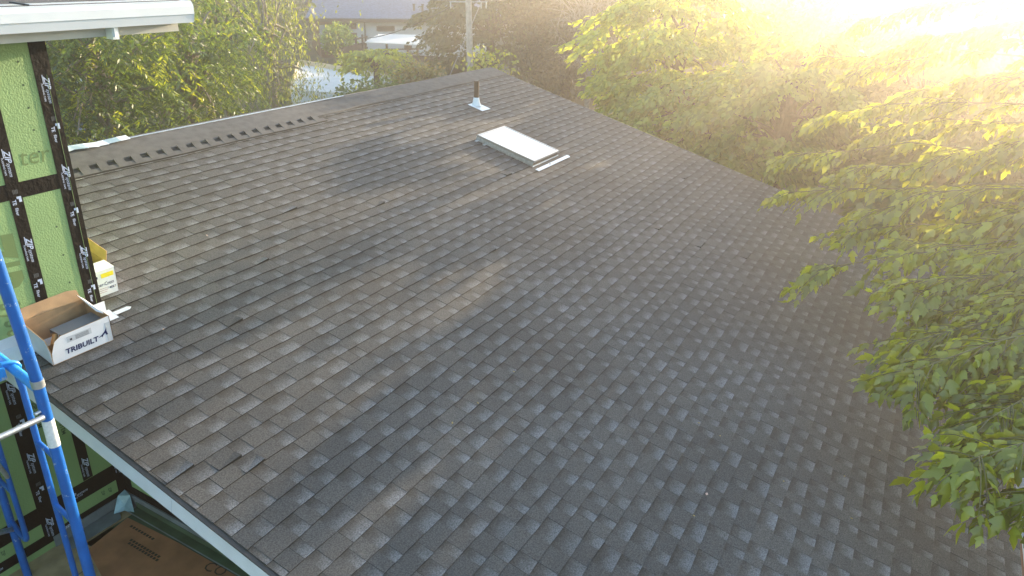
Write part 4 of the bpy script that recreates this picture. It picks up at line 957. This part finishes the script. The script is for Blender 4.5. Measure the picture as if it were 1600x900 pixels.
# cream shed and dark roof left
a = at_h(108, 200, 26); c = at_h(135, 200, 26); zt = at_h(110, 182, 26).z
shd = thing('cream_shed', 'small cream building with a dark roof glimpsed right of the taped wall corner', 'shed', (a.x, a.y, 0))
u_ = (Vector((c.x, c.y, 0))-Vector((a.x, a.y, 0))).normalized(); v_ = Vector((-u_.y, u_.x, 0)); A_ = Vector((a.x, a.y, 0))-u_*2
b = MB(); b.slab([A_, A_+u_*2.6, A_+u_*2.6+v_*3, A_+v_*3], (0, 0, 1), zt); b.build('wall', 'cream', shd)
b = MB(); b.slab([A_-v_*.3-u_*.2+Vector((0, 0, zt-.2)), A_+u_*2.8-v_*.3+Vector((0, 0, zt-.2)), A_+u_*2.8+v_*3.2+Vector((0, 0, zt+.6)), A_-u_*.2+v_*3.2+Vector((0, 0, zt+.6))], (0, 0, 1), .1); b.build('roof', 'stucco', shd)
lr = [at_h(112, 228, 20), at_h(150, 222, 20), at_h(150, 208, 23), at_h(120, 205, 23)]
dr_ = thing('low_shingle_shed', 'low dark shingled roof just past the ridge end beside the cream shed', 'shed', (lr[0].x, lr[0].y, 0))
zt = 1.9
b = MB(); b.slab([(p.x, p.y, 0) for p in lr], (0, 0, 1), zt); b.build('wall', 'wallb', dr_)
b = MB(); b.slab([(lr[0].x, lr[0].y, zt), (lr[1].x, lr[1].y, zt), (lr[2].x, lr[2].y, zt+.7), (lr[3].x, lr[3].y, zt+.7)], (0, 0, 1), .08); b.build('roof', 'slate', dr_)
# distant houses at the top of the frame
for px, d_, w_, zr2, wm, rm, lab in ((425, 95, 9, 4.2, 'stucco', 'flatroof', 'distant pale house above the weeping tree, left of the slate roof'), (610, 110, 10, 4.6, 'stucco', 'redroof', 'distant house with rust red roof behind the slate roofed house'), (300, 90, 12, 3.8, 'cream', 'slate', 'distant cream house hidden among trees at upper left')):
    c = at_h(px, 20, d_); u_ = Vector((-c.y, c.x, 0)).normalized(); v_ = Vector((c.x, c.y, 0)).normalized(); C0 = Vector((c.x, c.y, 0))
    t = thing('distant_house', lab, 'house', (c.x, c.y, 0))
    b = MB(); b.slab([C0-u_*w_, C0+u_*w_, C0+u_*w_+v_*8, C0-u_*w_+v_*8], (0, 0, 1), 2.8); b.build('wall', wm, t)
    b = MB(); b.slab([C0-u_*(w_+.4)-v_*.4+Vector((0, 0, 2.75)), C0+u_*(w_+.4)-v_*.4+Vector((0, 0, 2.75)), C0+u_*w_+v_*4+Vector((0, 0, zr2)), C0-u_*w_+v_*4+Vector((0, 0, zr2))], (0, 0, 1), .12)
    b.slab([C0-u_*w_+v_*4+Vector((0, 0, zr2)), C0+u_*w_+v_*4+Vector((0, 0, zr2)), C0+u_*(w_+.4)+v_*8.4+Vector((0, 0, 2.75)), C0-u_*(w_+.4)+v_*8.4+Vector((0, 0, 2.75))], (0, 0, 1), .12); b.build('roof', rm, t)
    for i in range(4):
        p = C0+u_*(-w_*.7+i*w_*.45)-v_*.03; b = MB(); b.slab([p+Vector((0, 0, 1)), p+u_*1.2+Vector((0, 0, 1)), p+u_*1.2+Vector((0, 0, 2)), p+Vector((0, 0, 2))], tuple(v_), .02); b.build('window', 'window', t)

# distant woods closing the view
def woods():
    t = thing('far_woods', None, None, (60, 60, 0)); del_ = t
    P = []; C = []
    for az in np.arange(-25, 80, 1.15):
        for ring, (r0, n) in enumerate(((92, 150), (120, 150))):
            r = r0+RNG.uniform(-9, 9); h = RNG.uniform(6, 11)+ring*2.5; c = np.array([r*math.cos(R(az)), r*math.sin(R(az)), h*.55]); cc = np.array((.05, .075, .022))*RNG.uniform(.6, 1.5)+np.array([.03, .01, 0])*RNG.random()
            d = rnd_dirs(n)*np.array([2.6, 2.6, h*.48])*(RNG.random((n, 1))**.4); P.append(c+d); C.append(np.repeat(cc[None], n, 0)*RNG.uniform(.7, 1.3, (n, 1)))
    P = np.concatenate(P); C = np.concatenate(C); A = rnd_dirs(len(P)); N = RNG.normal(size=P.shape)
    o = leaves_mesh('woods', P, A, N, RNG.uniform(.9, 1.7, len(P)), C, 'broad', t, 'leaf')
    o.parent = None; o.location = ORG[t.name]; bpy.data.objects.remove(t)
    tag(o, 'hazy line of distant trees closing the view behind all houses', 'woods', None, 'stuff')
woods()

# ------------------------------------------------------------------ haze
hm = bpy.data.materials.new('haze'); hm.use_nodes = True; n = hm.node_tree
n.nodes.remove(n.nodes['Principled BSDF']); vv = n.nodes.new('ShaderNodeVolumePrincipled')
vv.inputs['Color'].default_value = (1, .91, .82, 1); vv.inputs['Density'].default_value = .0070; vv.inputs['Anisotropy'].default_value = .79  # warm tint and density shaped to imitate the veil of sun flare
n.links.new(vv.outputs[0], n.nodes['Material Output'].inputs['Volume'])
M['haze'] = hm
b = MB(); b.box(-225, 225, -225, 225, -1, 17); o = b.build('haze', 'haze'); tag(o, 'pale evening haze in the air, warmed and thickened to stand in for sun flare', 'haze', None, 'stuff')
